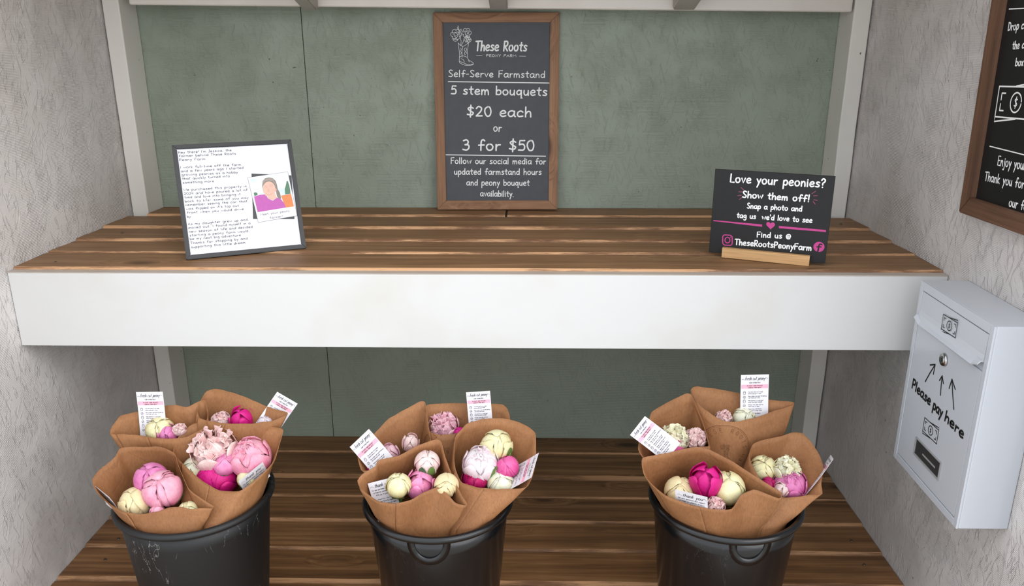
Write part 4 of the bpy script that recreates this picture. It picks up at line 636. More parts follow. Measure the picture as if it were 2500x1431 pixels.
for x, y in ((.075,.30),(W-.05,.405),(.06,.06)):
    screw(shelf, x, y, .0016, SB_, .003)

# ------------------------------------------------------------ framed chalkboards
def mitre_frame(parent, w, h, b, y0, y1, mh, mv, ztop_extra=0, names=('rail','stile')):
    """four mitred pieces around 0..w x 0..h (x,z), from y0 (front) to y1"""
    def piece(name, quad, mat):
        bm = bmesh.new(); vs = [bm.verts.new((x,y0,z)) for x, z in quad]; f = bm.faces.new(vs)
        r = bmesh.ops.extrude_face_region(bm, geom=[f])
        for e_ in r['geom']:
            if isinstance(e_, bmesh.types.BMVert): e_.co.y = y1
        bmesh.ops.recalc_face_normals(bm, faces=bm.faces)
        bmesh.ops.bevel(bm, geom=list(bm.edges), offset=min(.0012,b*.12), segments=2, affect='EDGES')
        return bmobj(bm, name, [mat], parent)
    q = .00015
    piece(names[0], [(0+q,0),(w-q,0),(w-b-q,b),(b+q,b)], mh)
    piece(names[0], [(b+q,h-b),(w-b-q,h-b),(w-q,h),(q,h)], mh)
    piece(names[1], [(0,q),(b,b+q),(b,h-b-q),(0,h-q)], mv)
    piece(names[1], [(w-b,b+q),(w,q),(w,h-q),(w-b,h-b-q)], mv)
def pose(x, y, z, yaw, lean):
    u = Vector((math.cos(yaw),math.sin(yaw),0)); n = Vector((-math.sin(yaw),math.cos(yaw),0))
    v = math.sin(lean)*n+math.cos(lean)*Vector((0,0,1)); nn = v.cross(u)  # into the scene
    nn = -u.cross(v)
    return Matrix(((u.x,nn.x,v.x,x),(u.y,nn.y,v.y,y),(u.z,nn.z,v.z,z),(0,0,0,1)))
cb = tag(empty('price_chalkboard', mat=pose(.7511,.5464,.0022,.0204,.0690)), 'tall grey chalkboard in brown wooden frame listing bouquet prices, leaning on the green back wall', 'sign')
CW, CH = .2997, .4677
mitre_frame(cb, CW, CH, .0225, 0, .012, M['frame_wood'], M['frame_wood_v'], names=('frame_rail','frame_stile'))
boxobj('board', (.020,.005,.020), (CW-.020,.009,CH-.020), [M['slate']], cb)
LF = .0046
ik = Ink()
sw = [.0010,.00155,.0017,.0012,.0018,.00105,.00105,.00105,.00105]
lf = lambda p: (p.x, .005-.0004, p.y)
def line(parent, mat, fn, s, a, b, h, hw, **k):
    ik = Ink(); ik.text(s, a, b, h, hw, **k); return ik.build('text_line', mat, parent, fn=fn)
for (s, a, b, h), hw in zip(DATA_CHALK, sw): line(cb, M['ink_white'], lf, s, a, b, h, hw)
for s, a, b, h in DATA_CHALK_TITLE: line(cb, M['ink_white'], lf, s, a, b, h, .0017, shear=.12)
for s, a, b, h in DATA_CHALK_SUB: line(cb, M['ink_white'], lf, s, a, b, h, .00045)
for k, (a, b) in enumerate(DATA_CHALK_LINES):
    ik = Ink(); ik.stroke([Vector(a),Vector(b)], .0011 if k < 2 else .0004); ik.build('ruled_line', M['ink_white'], cb, fn=lf)
ik = Ink()
for p in DATA_BOOT: ik.stroke(catmull([Vector(q) for q in p], 3), .00042, 1)
ik.build('boot_emblem', M['ink_white'], cb, fn=lf)

# ------------------------------------------------------------ framed letter
FW, FH, FBD = .2304, .2294, .0088
lt = tag(empty('letter_frame', mat=pose(.3115,.0718,.0034,.4156,.4015)), 'thin black picture frame with a white printed letter and portrait snapshot on left of shelf', 'picture frame')
mitre_frame(lt, FW, FH, FBD, 0, .014, M['frame_black'], M['frame_black'], names=('frame_rail','frame_stile'))
boxobj('backing_board', (.004,.008,.004), (FW-.004,.0115,FH-.004), [M['slate']], lt)
boxobj('letter_sheet', (.006,.0035,.006), (FW-.006,.0042,FH-.006), [M['paper_white']], lt)
# easel leg behind
bm = bmesh.new()
L0 = Vector((FW/2,.0125,FH*.72)); 
cl = math.cos(.4015); sl = math.sin(.4015)
# foot where the leg reaches the shelf: local z drop chosen so that world z = shelf
footz = -.012; dl = (footz*cl)/sl if sl else .1
foot = Vector((FW/2, .092, .0)); foot.z = (foot.y*sl)/cl*1.0
w2 = .026
q = [L0+Vector((-w2*.6,0,0)), L0+Vector((w2*.6,0,0)), foot+Vector((w2,0,0)), foot+Vector((-w2,0,0))]
vs = [bm.verts.new(p) for p in q]; f = bm.faces.new(vs); r = bmesh.ops.extrude_face_region(bm, geom=[f])
for e_ in r['geom']:
    if isinstance(e_, bmesh.types.BMVert): e_.co += Vector((0,.0025,.001))
bmobj(bm, 'easel_leg', [M['frame_black']], lt)
def flat(name, pts, mat, parent, y):
    return mesh(name, [(p[0],y,p[1]) for p in pts], [tuple(range(len(pts)))], [mat], parent)
for s, a, b, h in DATA_LETTER: line(lt, M['ink_grey'], lambda p: (p.x,.0032,p.y), s, a, b, h*.92, .00034, seg=3, cap=0)
def slab(name, pts, mat, parent, y0, y1):
    n = len(pts); vs = [(p[0],y0,p[1]) for p in pts]+[(p[0],y1,p[1]) for p in pts]
    fs = [tuple(range(n)), tuple(reversed(range(n,2*n)))]+[(i,(i+1)%n,(i+1)%n+n,i+n) for i in range(n)]
    o = mesh(name, vs, fs, [mat], parent); bm = bmesh.new(); bm.from_mesh(o.data); bmesh.ops.recalc_face_normals(bm, faces=bm.faces); bm.to_mesh(o.data); bm.free(); return o
slab('dark_mount', [(min(p[0],FW-.0092),p[1]) for p in DATA_BACKING], plain('charcoal mount', lin(58,60,62), .5), lt, .0031, .0034)
ph = slab('snapshot', [(min(p[0],FW-.0091),p[1]) for p in DATA_POLAROID], M['paper_white'], lt, .0027, .00305)
ik = Ink(); pl_ = [Vector((min(p[0],FW-.0091),p[1])) for p in DATA_POLAROID]
for i in range(4): ik.stroke([pl_[i], pl_[(i+1)%4]], .00018, 0)
for s, a, b, h in DATA_POLAROID_TEXT: ik.text(s, a, b, h*.85, .00026, seg=3, cap=0)
ik.build('caption', M['ink_grey'], ph, fn=lambda p: (p.x,.0025,p.y))
def sky_print():
    m, n, l, p = new_mat('printed sky')
    v = coords(n, l); nz = N(n,'ShaderNodeTexNoise',Scale=26.0,Detail=3.0); l.new(v, nz.inputs['Vector'])
    r = ramp(n, [(.35,lin(178,214,238)),(.6,lin(232,240,246))]); l.new(nz.outputs['Fac'], r.inputs[0]); l.new(r.outputs[0], p.inputs['Base Color']); p.inputs['Roughness'].default_value = .4
    return m
pr = flat('printed_photo', DATA_PRINT, sky_print(), ph, .00255)
FLAT = dict(cloud=lin(238,242,246), tree=lin(72,112,84), fence=lin(214,122,58), hair=lin(122,112,104), shirt=lin(178,74,162), skin=lin(216,172,154), fringe=lin(146,134,124), ear=lin(206,156,138))
for k, (key, col) in enumerate(FLAT.items()):
    yy = .00250-.00005*k; mt_ = plain('print '+key, col, .4)
    for j_, p in enumerate(DATA_PORTRAIT[key]):
        ik = Ink(); ik.poly(p); ik.build('printed_'+key, mt_, ph, fn=lambda p, yy=yy-.00001*j_: (p.x,yy,p.y))
ik = Ink()
for p in DATA_FACE_LINES: ik.stroke(catmull([Vector(q) for q in p], 4), .00013, 1)
ik.build('printed_features', plain('print brown', lin(150,92,84), .5), ph, fn=lambda p: (p.x,.00205,p.y))

# ------------------------------------------------------------ black table sign on pine stand
(sb, SYAW, SLE, SW, SH) = DATA_SIGN_FRAME
SX, SY, SYW, STW, STH = DATA_STAND
st = tag(empty('sign_stand', mat=pose(SX,SY,.0022,SYW,0)), 'small light pine block holding the black sign upright on the shelf', 'sign stand')
bm = bmesh.new()
prof = [(0,0),(.034,0),(.034,STH),(.0155,STH),(.0155,.005),(.0095,.005),(.0095,STH),(0,STH)]
vs = [bm.verts.new((0,y,z)) for y, z in prof]; f = bm.faces.new(vs); r = bmesh.ops.extrude_face_region(bm, geom=[f])
for e_ in r['geom']:
    if isinstance(e_, bmesh.types.BMVert): e_.co.x = STW
bmobj(bm, 'block', [M['pine']], st)
sg = tag(empty('table_sign', mat=pose(sb[0],sb[1],sb[2]+.0006,SYAW,SLE)), 'black speckled sign with white and pink lettering in pine stand, right side of shelf', 'sign')
boxobj('panel', (0,0,0), (SW,.0045,SH), [M['sign_black']], sg, bev=.0005, seg=1)
sf = lambda p: (p.x,-.0004,p.y)
for (s, a, b, h), hw in zip(DATA_SIGN, (.0013,.0012,.00098,.00098,.00098,.0011)): line(sg, M['ink_white'], sf, s, a, b, h, hw)
for p in DATA_SIGN_BARS:
    ik = Ink(); ik.poly(p); ik.build('divider', M['rose'], sg)
ik = Ink(); ik.poly(DATA_HEART); ik.build('heart', M['rose'], sg, lift=.0005)
for p in DATA_RAYS:
    ik = Ink(); ik.stroke([Vector(q) for q in p], .0006); ik.build('sparkle', M['rose_dim'], sg)
ik = Ink()
for p in DATA_CAMERA_MARK: ik.stroke(catmull([Vector(q) for q in p], 2), .0010, 0)
cd_ = Vector(DATA_CAMERA_DOT); ik.stroke([cd_, cd_+Vector((.0001,0))], .0010)
ik.build('camera_emblem', M['rose'], sg)
rc = Vector(DATA_ROUND_MARK); ik = Ink(); ik.poly([rc+Vector((math.cos(2*PI*i/40),math.sin(2*PI*i/40)))*.0098 for i in range(40)])
re_ = ik.build('round_emblem', M['rose'], sg)
ik = Ink(); S1 = .0098
ik.stroke(catmull([rc+Vector(q)*S1 for q in ((.48,.50),(.12,.55),(-.02,.2),(-.05,-.4),(-.12,-.98))], 5), .0013, 2)
ik.stroke([rc+Vector((-.38,-.02))*S1, rc+Vector((.42,.04))*S1], .0011, 2)
ik.build('letter_mark', M['sign_black'], re_, lift=.0007)

# ------------------------------------------------------------ big chalkboard on the right wall
RM = lambda x, y, z: Matrix(((0,1,0,x),(-1,0,0,y),(0,0,1,z),(0,0,0,1)))   # local x = towards the viewer's right (-y)
rb = tag(empty('payment_chalkboard', mat=RM(W-.020,-.0318,.124) @ Matrix.Rotation(-.031,4,'Y')), 'black chalkboard in dark wood frame hung on the right white wall', 'sign')
BW, BH = .31, .50
mitre_frame(rb, BW, BH, .0235+.006, 0, .019, M['dark_frame'], M['dark_frame_v'], names=('frame_rail','frame_stile'))
boxobj('board', (.024,.010,.024), (BW-.024,.016,BH-.024), [M['black_board']], rb)
bfn = lambda p: (p.x,.0095,p.y)
def rloc(y, z):   # world (y,z) on the wall -> local
    v = Matrix.Rotation(.031,4,'Y') @ Vector((-(y+.0318),0,z-.124)); return Vector((v.x,v.z))
ik = Ink()
def rt_(s, y, z, h, f=.62):
    a = rloc(y, z); Wd = sum(GL[c][0]+1.3 for c in s)*h/10*(.92 if f > .6 else .84); d = Vector((math.cos(.031),math.sin(.031)))
    line(rb, M['ink_white'], bfn, s, a, a+d*Wd, h, .00105)
rt_('Drop cash', -.0675, .4262, .0122); rt_('the cash', -.0890, .3985, .0115); rt_('box', -.1055, .3735, .0115)
rt_('Enjoy your peonies', -.1065, .2180, .0150, .55); rt_('Thank you for', -.0775, .1880, .0145, .62); rt_('our farm', -.158, .1610, .0140, .66)
for a, b in ((rloc(-.0606,.4589), rloc(-.285,.4589)), (rloc(-.0748,.2444), rloc(-.285,.2444))):
    ik = Ink(); ik.stroke([a, b], .0009); ik.build('ruled_line', M['ink_white'], rb, fn=bfn)
def bill(ik, c, w, h, rot, hw, back=.09, flip=1):
    R2 = lambda p, r_: Vector((p[0]*math.cos(r_)-p[1]*math.sin(r_), p[0]*math.sin(r_)+p[1]*math.cos(r_)))
    T = lambda p, r_=rot: c+R2(p, r_)
    rc_ = [(-w/2,-h/2),(w/2,-h/2),(w/2,h/2),(-w/2,h/2),(-w/2,-h/2)]
    ik.stroke([T(p) for p in rc_[:2]], hw); ik.stroke([T(p) for p in rc_[1:3]], hw); ik.stroke([T(p) for p in rc_[2:4]], hw); ik.stroke([T(p) for p in rc_[3:5]], hw)
    k = w*.10; l = w*.1
    for sx in (-1,1):
        for sy in (-1,1):
            o = (sx*(w/2-k), sy*(h/2-k)); ik.stroke([T((o[0]-sx*l,o[1])), T(o)], hw); ik.stroke([T(o), T((o[0],o[1]-sy*l))], hw)
    r_ = h*.30; ik.stroke([T((r_*math.cos(2*PI*i/24), r_*1.05*math.sin(2*PI*i/24))) for i in range(25)], hw)
    s_ = h*.30/10
    for kind, pts in GL['$'][1]:
        q = catmull(pts, 4) if kind == 'c' else pts
        ik.stroke([T(((p.x-2.8)*s_, (p.y-5)*s_)) for p in q], hw*.8)
    # second note peeking out behind
    b = rot+flip*back
    ik.stroke([T((-w/2,-h/2*.9)), T((-w/2-w*.0,-h/2-h*.16)), T((w*.05,-h/2-h*.02))], hw)
    ik.stroke([T((w/2,h/2*.9)), T((w/2,h/2+h*.16)), T((-w*.05,h/2+h*.02))], hw)
ik = Ink(); bill(ik, rloc(-.1255,.3190), .104, .048, .02, .0012); ik.build('money_emblem', M['ink_white'], rb, fn=bfn)

# ------------------------------------------------------------ payment mailbox
mb = tag(empty('payment_mailbox', mat=RM(W,-.0680,-.3360)), 'white metal locking mailbox with black arrows and lettering, mounted on the right wall', 'mailbox')
XW, XH, XD = .235, .346, .083
boxobj('body', (0,-XD+.0035,0), (XW,-.0006,XH), [M['box_white']], mb, bev=.0022, seg=3)
# raised front surround made of four strips, door and flap set inside it
def strip(name, lo, hi): return boxobj(name, lo, hi, [M['box_white']], mb, bev=.0009, seg=2)
bd = .0105
strip('front_rim', (0,-XD-.0004,0), (bd,-XD+.0034,XH)); strip('front_rim', (XW-bd,-XD-.0004,0), (XW,-XD+.0034,XH))
strip('front_rim', (bd+.0002,-XD-.0004,0), (XW-bd-.0002,-XD+.0034,.0125)); strip('front_rim', (bd+.0002,-XD-.0004,XH-.0150), (XW-bd-.0002,-XD+.0034,XH))
door = strip('door', (bd+.0016,-XD+.0002,.0145), (XW-bd-.0016,-XD+.0036,.2690))
# hinged flap with curled lower lip
bm = bmesh.new(); zt = XH-.0168; zb_ = .2835
prof = [(-XD+.0030,zt),(-XD+.0004,zt),(-XD-.0002,zb_+.012),(-XD-.0014,zb_+.004),(-XD-.0050,zb_-.003),(-XD-.0095,zb_-.0085),(-XD-.0088,zb_-.0098),(-XD-.0038,zb_-.0052),(-XD+.0010,zb_+.001),(-XD+.0030,zb_+.004)]
x0_, x1_ = bd+.0014, XW-bd-.0014
ns = 12; vs = []
for i in range(ns+1):
    t_ = i/ns; x = x0_+(x1_-x0_)*t_; ed = min(t_,1-t_)*(x1_-x0_); cut = max(0, 1-ed/.012)
    vs.append([bm.verts.new((x,y,z+(cut*cut*.007 if z < zb_ else 0))) for y, z in prof])
for i in range(ns):
    for k in range(len(prof)):
        k2 = (k+1) % len(prof); bm.faces.new((vs[i][k],vs[i][k2],vs[i+1][k2],vs[i+1][k]))
bm.faces.new(vs[0]); bm.faces.new(list(reversed(vs[-1])))
flap = bmobj(bm, 'flap', [M['box_white']], mb)
# lock
bm = bmesh.new(); bmesh.ops.create_cone(bm, cap_ends=True, segments=40, radius1=.0115, radius2=.0100, depth=.004)
bmesh.ops.rotate(bm, verts=bm.verts, cent=(0,0,0), matrix=Matrix.Rotation(PI/2,3,'X'))
for v in bm.verts: v.co += Vector((.1155,-XD-.0016,.2440))
lk = bmobj(bm, 'lock', [M['chrome']], mb, True)
bm = bmesh.new(); bmesh.ops.create_cone(bm, cap_ends=True, segments=24, radius1=.0062, radius2=.0058, depth=.0012)
bmesh.ops.rotate(bm, verts=bm.verts, cent=(0,0,0), matrix=Matrix.Rotation(PI/2,3,'X'))
for v in bm.verts: v.co += Vector((.1155,-XD-.0041,.2440))
bmobj(bm, 'lock_core', [M['chrome']], lk)
boxobj('keyhole', (.1149,-XD-.0052,.2405), (.1161,-XD-.0046,.2475), [M['dark_slot']], lk)
# viewing window
wx0, wx1, wz0, wz1 = .0700, .1625, .0445, .0785
bm = bmesh.new()
for lo, hi in (((wx0,-XD-.0018,wz0),(wx1,-XD+.0004,wz0+.003)),((wx0,-XD-.0018,wz1-.003),(wx1,-XD+.0004,wz1)),((wx0,-XD-.0018,wz0+.003),(wx0+.003,-XD+.0004,wz1-.003)),((wx1-.003,-XD-.0018,wz0+.003),(wx1,-XD+.0004,wz1-.003))): box(bm, lo, hi, .0004, 1)
wd = bmobj(bm, 'window_frame', [M['window_trim']], mb)
boxobj('window_pane', (wx0+.003,-XD-.0004,wz0+.003), (wx1-.003,-XD+.0003,wz1-.003), [M['window_film']], wd)
bm = bmesh.new()
for lo, hi in (((.098,-XD-.0012,.0700),(.146,-XD-.0005,.0716)),((.146,-XD-.0012,.0560),(.1476,-XD-.0005,.0716)),((.090,-XD-.0012,.0560),(.146,-XD-.0005,.0576))): box(bm, lo, hi)
boxobj('inner_tray', (.100,-XD-.0009,.0580), (.1455,-XD-.0005,.0612), [M['window_trim']], wd)
bm.free()
mf = lambda p: (p.x,-XD-.0002,p.y)
for a_ in (('Please', (.0265,.1530), (.0960,.1510)), ('pay', (.1060,.1505), (.1380,.1495)), ('here', (.1475,.1495), (.2080,.1470))): line(mb, M['ink_black'], mf, *a_, .0175, .0019)
def arrow(tail, tip):
    ik = Ink(); a = Vector(tail); b = Vector(tip); d = (b-a).normalized(); n_ = Vector((-d.y,d.x)); L_ = (b-a).length
    ik.stroke([a, a+(b-a)*.5+n_*.0006, b], .0013); ik.stroke([b, b-d*L_*.30+n_*L_*.22], .0013); ik.stroke([b, b-d*L_*.34-n_*L_*.17], .0013)
    ik.build('arrow', M['ink_black'], mb, fn=mf)
arrow((.0682,.1834),(.0905,.2247)); arrow((.1226,.1831),(.1179,.2160)); arrow((.1683,.1797),(.1480,.2232))
ik = Ink(); bill(ik, Vector((.1115,.1115)), .050, .0255, .03, .00075); ik.build('money_emblem', M['ink_black'], mb, fn=mf)
ik = Ink(); bill(ik, Vector((.1150,.3035)), .046, .0255, .03, .0007); ik.build('money_emblem', M['ink_black'], flap, fn=lambda p: (p.x,-XD-.0016,p.y))

# ------------------------------------------------------------ buckets
ZR = -.370
def bucket(k, cx, cy, R, mat, label, grip):
    hgt = -ZR-.0+0; ob = tag(empty('flower_bucket', (cx,cy,-H+.0035)), label, 'bucket', 'black plastic flower buckets on the lower deck')
    zt = ZR-(-H+.0035); rt0 = R-.0085; rb0 = R*.745
    def rad(z): return rb0+(rt0-rb0)*(z/zt)
    pr_ = [(0,0.0),(rb0-.006,0),(rb0,.004)]
    for i in range(1,9): pr_.append((rad(zt*.96*i/9), zt*.96*i/9))
    pr_ += [(rt0-.0005,zt-.010),(rt0-.0036,zt-.010)]
    for i in range(8,0,-1): pr_.append((rad(zt*.96*i/9)-.0028, zt*.96*i/9))
    pr_ += [(rb0-.004,.005),(0,.005)]
    lathe('body', pr_, [mat], ob)
    rim = []
    for i in range(21):
        a = 2*PI*i/20; rim.append((R-.0062+.0062*math.cos(a), zt-.0062+.0062*math.sin(a)*1.05))
    lathe('rim', rim, [mat], ob)
    lathe('water', [(0,zt*.5),(rad(zt*.5)-.0032,zt*.5)], [M['water']], ob)
    if grip is not None:
        vs, fs = [], []; n_ = 36; hw_ = .037; dp = .046
        for i in range(n_+1):
            t_ = PI*i/n_; 
            for q, (ww, dd) in enumerate(((1,1),(1,1),(.66,.70),(.66,.70))):
                xx = -hw_*ww*math.cos(t_); zz = zt-.012-dp*dd*math.sin(t_)**.8
                rr = rad(zz)+(.0 if q in (0,3) else .0024); a = -PI/2+grip+xx/rt0
                vs.append((rr*math.cos(a), rr*math.sin(a), zz))
        for i in range(n_):
            for q in range(3): fs.append((i*4+q,i*4+q+1,(i+1)*4+q+1,(i+1)*4+q))
        mesh('hand_grip', vs, fs, [mat], ob, True)
    return ob
b1, b2, b3 = DATA_BUCKETS
bucket(0, *b1, M['bucket_dull'], 'dull scratched black plastic bucket by the left wall, full of wrapped peonies', None)
bucket(1, *b2, M['bucket_gloss'], 'glossy black plastic bucket with moulded hand grip, middle of the lower deck', -.03)
bucket(2, *b3, M['bucket_gloss'], 'glossy black plastic bucket with hand grip nearest the white mailbox', .12)

# ------------------------------------------------------------ peonies
def petal_mesh(name, w, a0, a1, r0, flare, ruff, tipw, seed, nu=10, nv=10, notch=.12, thick=.02, wave=0.0):
    """unit-radius petal lying on a globe; the centre line runs from polar angle a0 (base) to a1, w = half width as an angle"""
    vs, fs = [], []
    for side_ in (0,1):
        for j in range(nv+1):
            t = j/nv
            rnd_ = math.sqrt(max(0.0, 1-(max(0, t-.6)/.4)**2*(1-tipw*tipw)))
            wid = w*min(1, t*1.7+.22)*rnd_
            for i in range(nu+1):
                s = 2*i/nu-1
                tt = t-notch*abs(s)**2.2*t
                a = a0+(a1-a0)*tt; ph = s*wid
                rr = r0+flare*max(0,t-.55)**2*5+ruff*t*t*noise.noise(Vector((s*2.2,t*2.0,seed*5.1)))+wave*t**2*math.sin(s*7.5+seed*2+1.5*math.sin(s*4+seed))
                rr += .012*abs(s)**3
                rr -= side_*thick
                m_ = Vector((math.sin(a), 0, -math.cos(a))); p = m_*math.cos(ph)+Vector((0,1,0))*math.sin(ph)
                vs.append(tuple(p*rr))
    m = nu+1; off = m*(nv+1)
    for j in range(nv):
        for i in range(nu):
            a = j*m+i; fs.append((a,a+1,a+m+1,a+m)); fs.append((off+a,off+a+m,off+a+m+1,off+a+1))
    for i in range(nu):
        a = nv*m+i; fs.append((a,a+1,off+a+1,off+a))
    for j in range(nv):
        a = j*m; b = j*m+nu; fs.append((a,a+m,off+a+m,off+a)); fs.append((b,off+b,off+b+m,b+m))
    me = bpy.data.meshes.new(name); me.from_pydata(vs, [], fs); me.update()
    for p in me.polygons: p.use_smooth = True
    me.materials.append(PM['cream'])
    return me
def core_mesh(name, kind, seed):
    bm = bmesh.new(); bmesh.ops.create_uvsphere(bm, u_segments=40, v_segments=26, radius=1)
    for v in bm.verts:
        p = v.co.normalized(); th = math.atan2(p.y,p.x); zen = math.acos(max(-1,min(1,p.z)))
        if kind == 'bud': d = -.05+.045*abs(math.sin(th*1.5+zen*3.1+seed))*min(1,zen*1.4)-.10*math.exp(-(zen/.25)**2)
        else: d = -.18+.12*noise.noise(p*4.2+Vector((seed,0,0)))+.05*abs(math.sin(th*6+zen*8))-.08*math.exp(-(zen/.3)**2)
        if p.z < -.2: d -= .12*(-p.z-.2)
        v.co = p*(.93+d)
    me = bpy.data.meshes.new(name); bm.to_mesh(me); bm.free()
    for p in me.polygons: p.use_smooth = True
    me.materials.append(PM['cream']); return me
PB = [petal_mesh('bud_petal', .80,.25,PI*h_,.985,.010,.03,.35,s,notch=nt_) for s,(h_,nt_) in enumerate(((.98,.10),(.90,.14),(.82,.12),(1.04,.06)))]
PBi = [petal_mesh('inner_petal', .62,.5,PI*h_,.96,.006,.04,.3,s+4) for s,h_ in enumerate((1.05,1.12,.98))]
PT = [petal_mesh('cup_petal', .72,.25,PI*(.72+.05*s),1.0,.09,.05,.45,s+9) for s in range(3)]
PR = [petal_mesh('ruffle_petal', .34,.9,PI*(.84+.03*s),.86,.14,.14,.65,s+14,notch=.02,nu=12,nv=8,wave=.05) for s in range(4)]
PRi = [petal_mesh('ruffle_inner', .34,1.4,PI*(.93+.03*s),.84,.16,.16,.6,s+20,notch=0,nu=12,nv=8,wave=.06) for s in range(4)]
PO = [petal_mesh('open_petal', .70,.25,PI*.70,1.02,.14,.08,.6,s+28,wave=.015) for s in range(3)]
CB = [core_mesh('bud_core','bud',s) for s in range(3)]; CR = [core_mesh('ruffle_core','ruf',s*3.1) for s in range(3)]
def frill(name, seed):
    """small standing frilled petal, folded like a fan"""
    vs, fs = [], []; nu, nv = 12, 6
    for side_ in (0,1):
        for j in range(nv+1):
            t = j/nv
            for i in range(nu+1):
                s = 2*i/nu-1; wd = .10+.26*t**.8
                y = .10*t*math.sin(s*5+seed)+.10*s*s*t+.07*noise.noise(Vector((s*2,t*2,seed*3.3)))
                z = t*(.42-.10*s*s)+.04*t*math.sin(s*8+seed*2)
                vs.append((s*wd, y+side_*.018, z))
    m = nu+1; off = m*(nv+1)
    for j in range(nv):
        for i in range(nu): a = j*m+i; fs.append((a,a+1,a+m+1,a+m)); fs.append((off+a,off+a+m,off+a+m+1,off+a+1))
    for i in range(nu): a = nv*m+i; fs.append((a,a+1,off+a+1,off+a))
    for j in range(nv): a = j*m; b = j*m+nu; fs.append((a,a+m,off+a+m,off+a)); fs.append((b,off+b,off+b+m,b+m))
    me = bpy.data.meshes.new(name); me.from_pydata(vs, [], fs); me.update()
    for p in me.polygons: p.use_smooth = True
    me.materials.append(PM['cream']); return me
PS = [frill('frill_petal', s) for s in range(4)]
def inst(me, name, parent, mat, rot=(0,0,0), sc=1.0, matrix=None):
    o = bpy.data.objects.new(name, me); COL.objects.link(o); o.parent = parent
    if matrix is not None: o.matrix_local = matrix
    else: o.rotation_euler = rot; o.scale = (sc,)*3 if not isinstance(sc, tuple) else sc
    o.material_slots[0].link = 'OBJECT'; o.material_slots[0].material = mat; return o
LEAFH = petal_mesh('hugging_leaf', .30,.35,PI*.60,1.10,.10,.05,.04,61,notch=-.05)
def sepal_me():
    return petal_mesh('sepal', .5,.05,PI*.40,1.06,.0,.03,.3,50)
SEPAL = sepal_me()
GREEN_SEPALS = True
def stem_me():
    bm = bmesh.new(); bmesh.ops.create_cone(bm, cap_ends=True, segments=10, radius1=.0028, radius2=.0032, depth=1)
    for v in bm.verts: v.co.z -= .5
    me = bpy.data.meshes.new('stem'); bm.to_mesh(me); bm.free(); me.materials.append(M['leaf']); return me
STEM = stem_me()
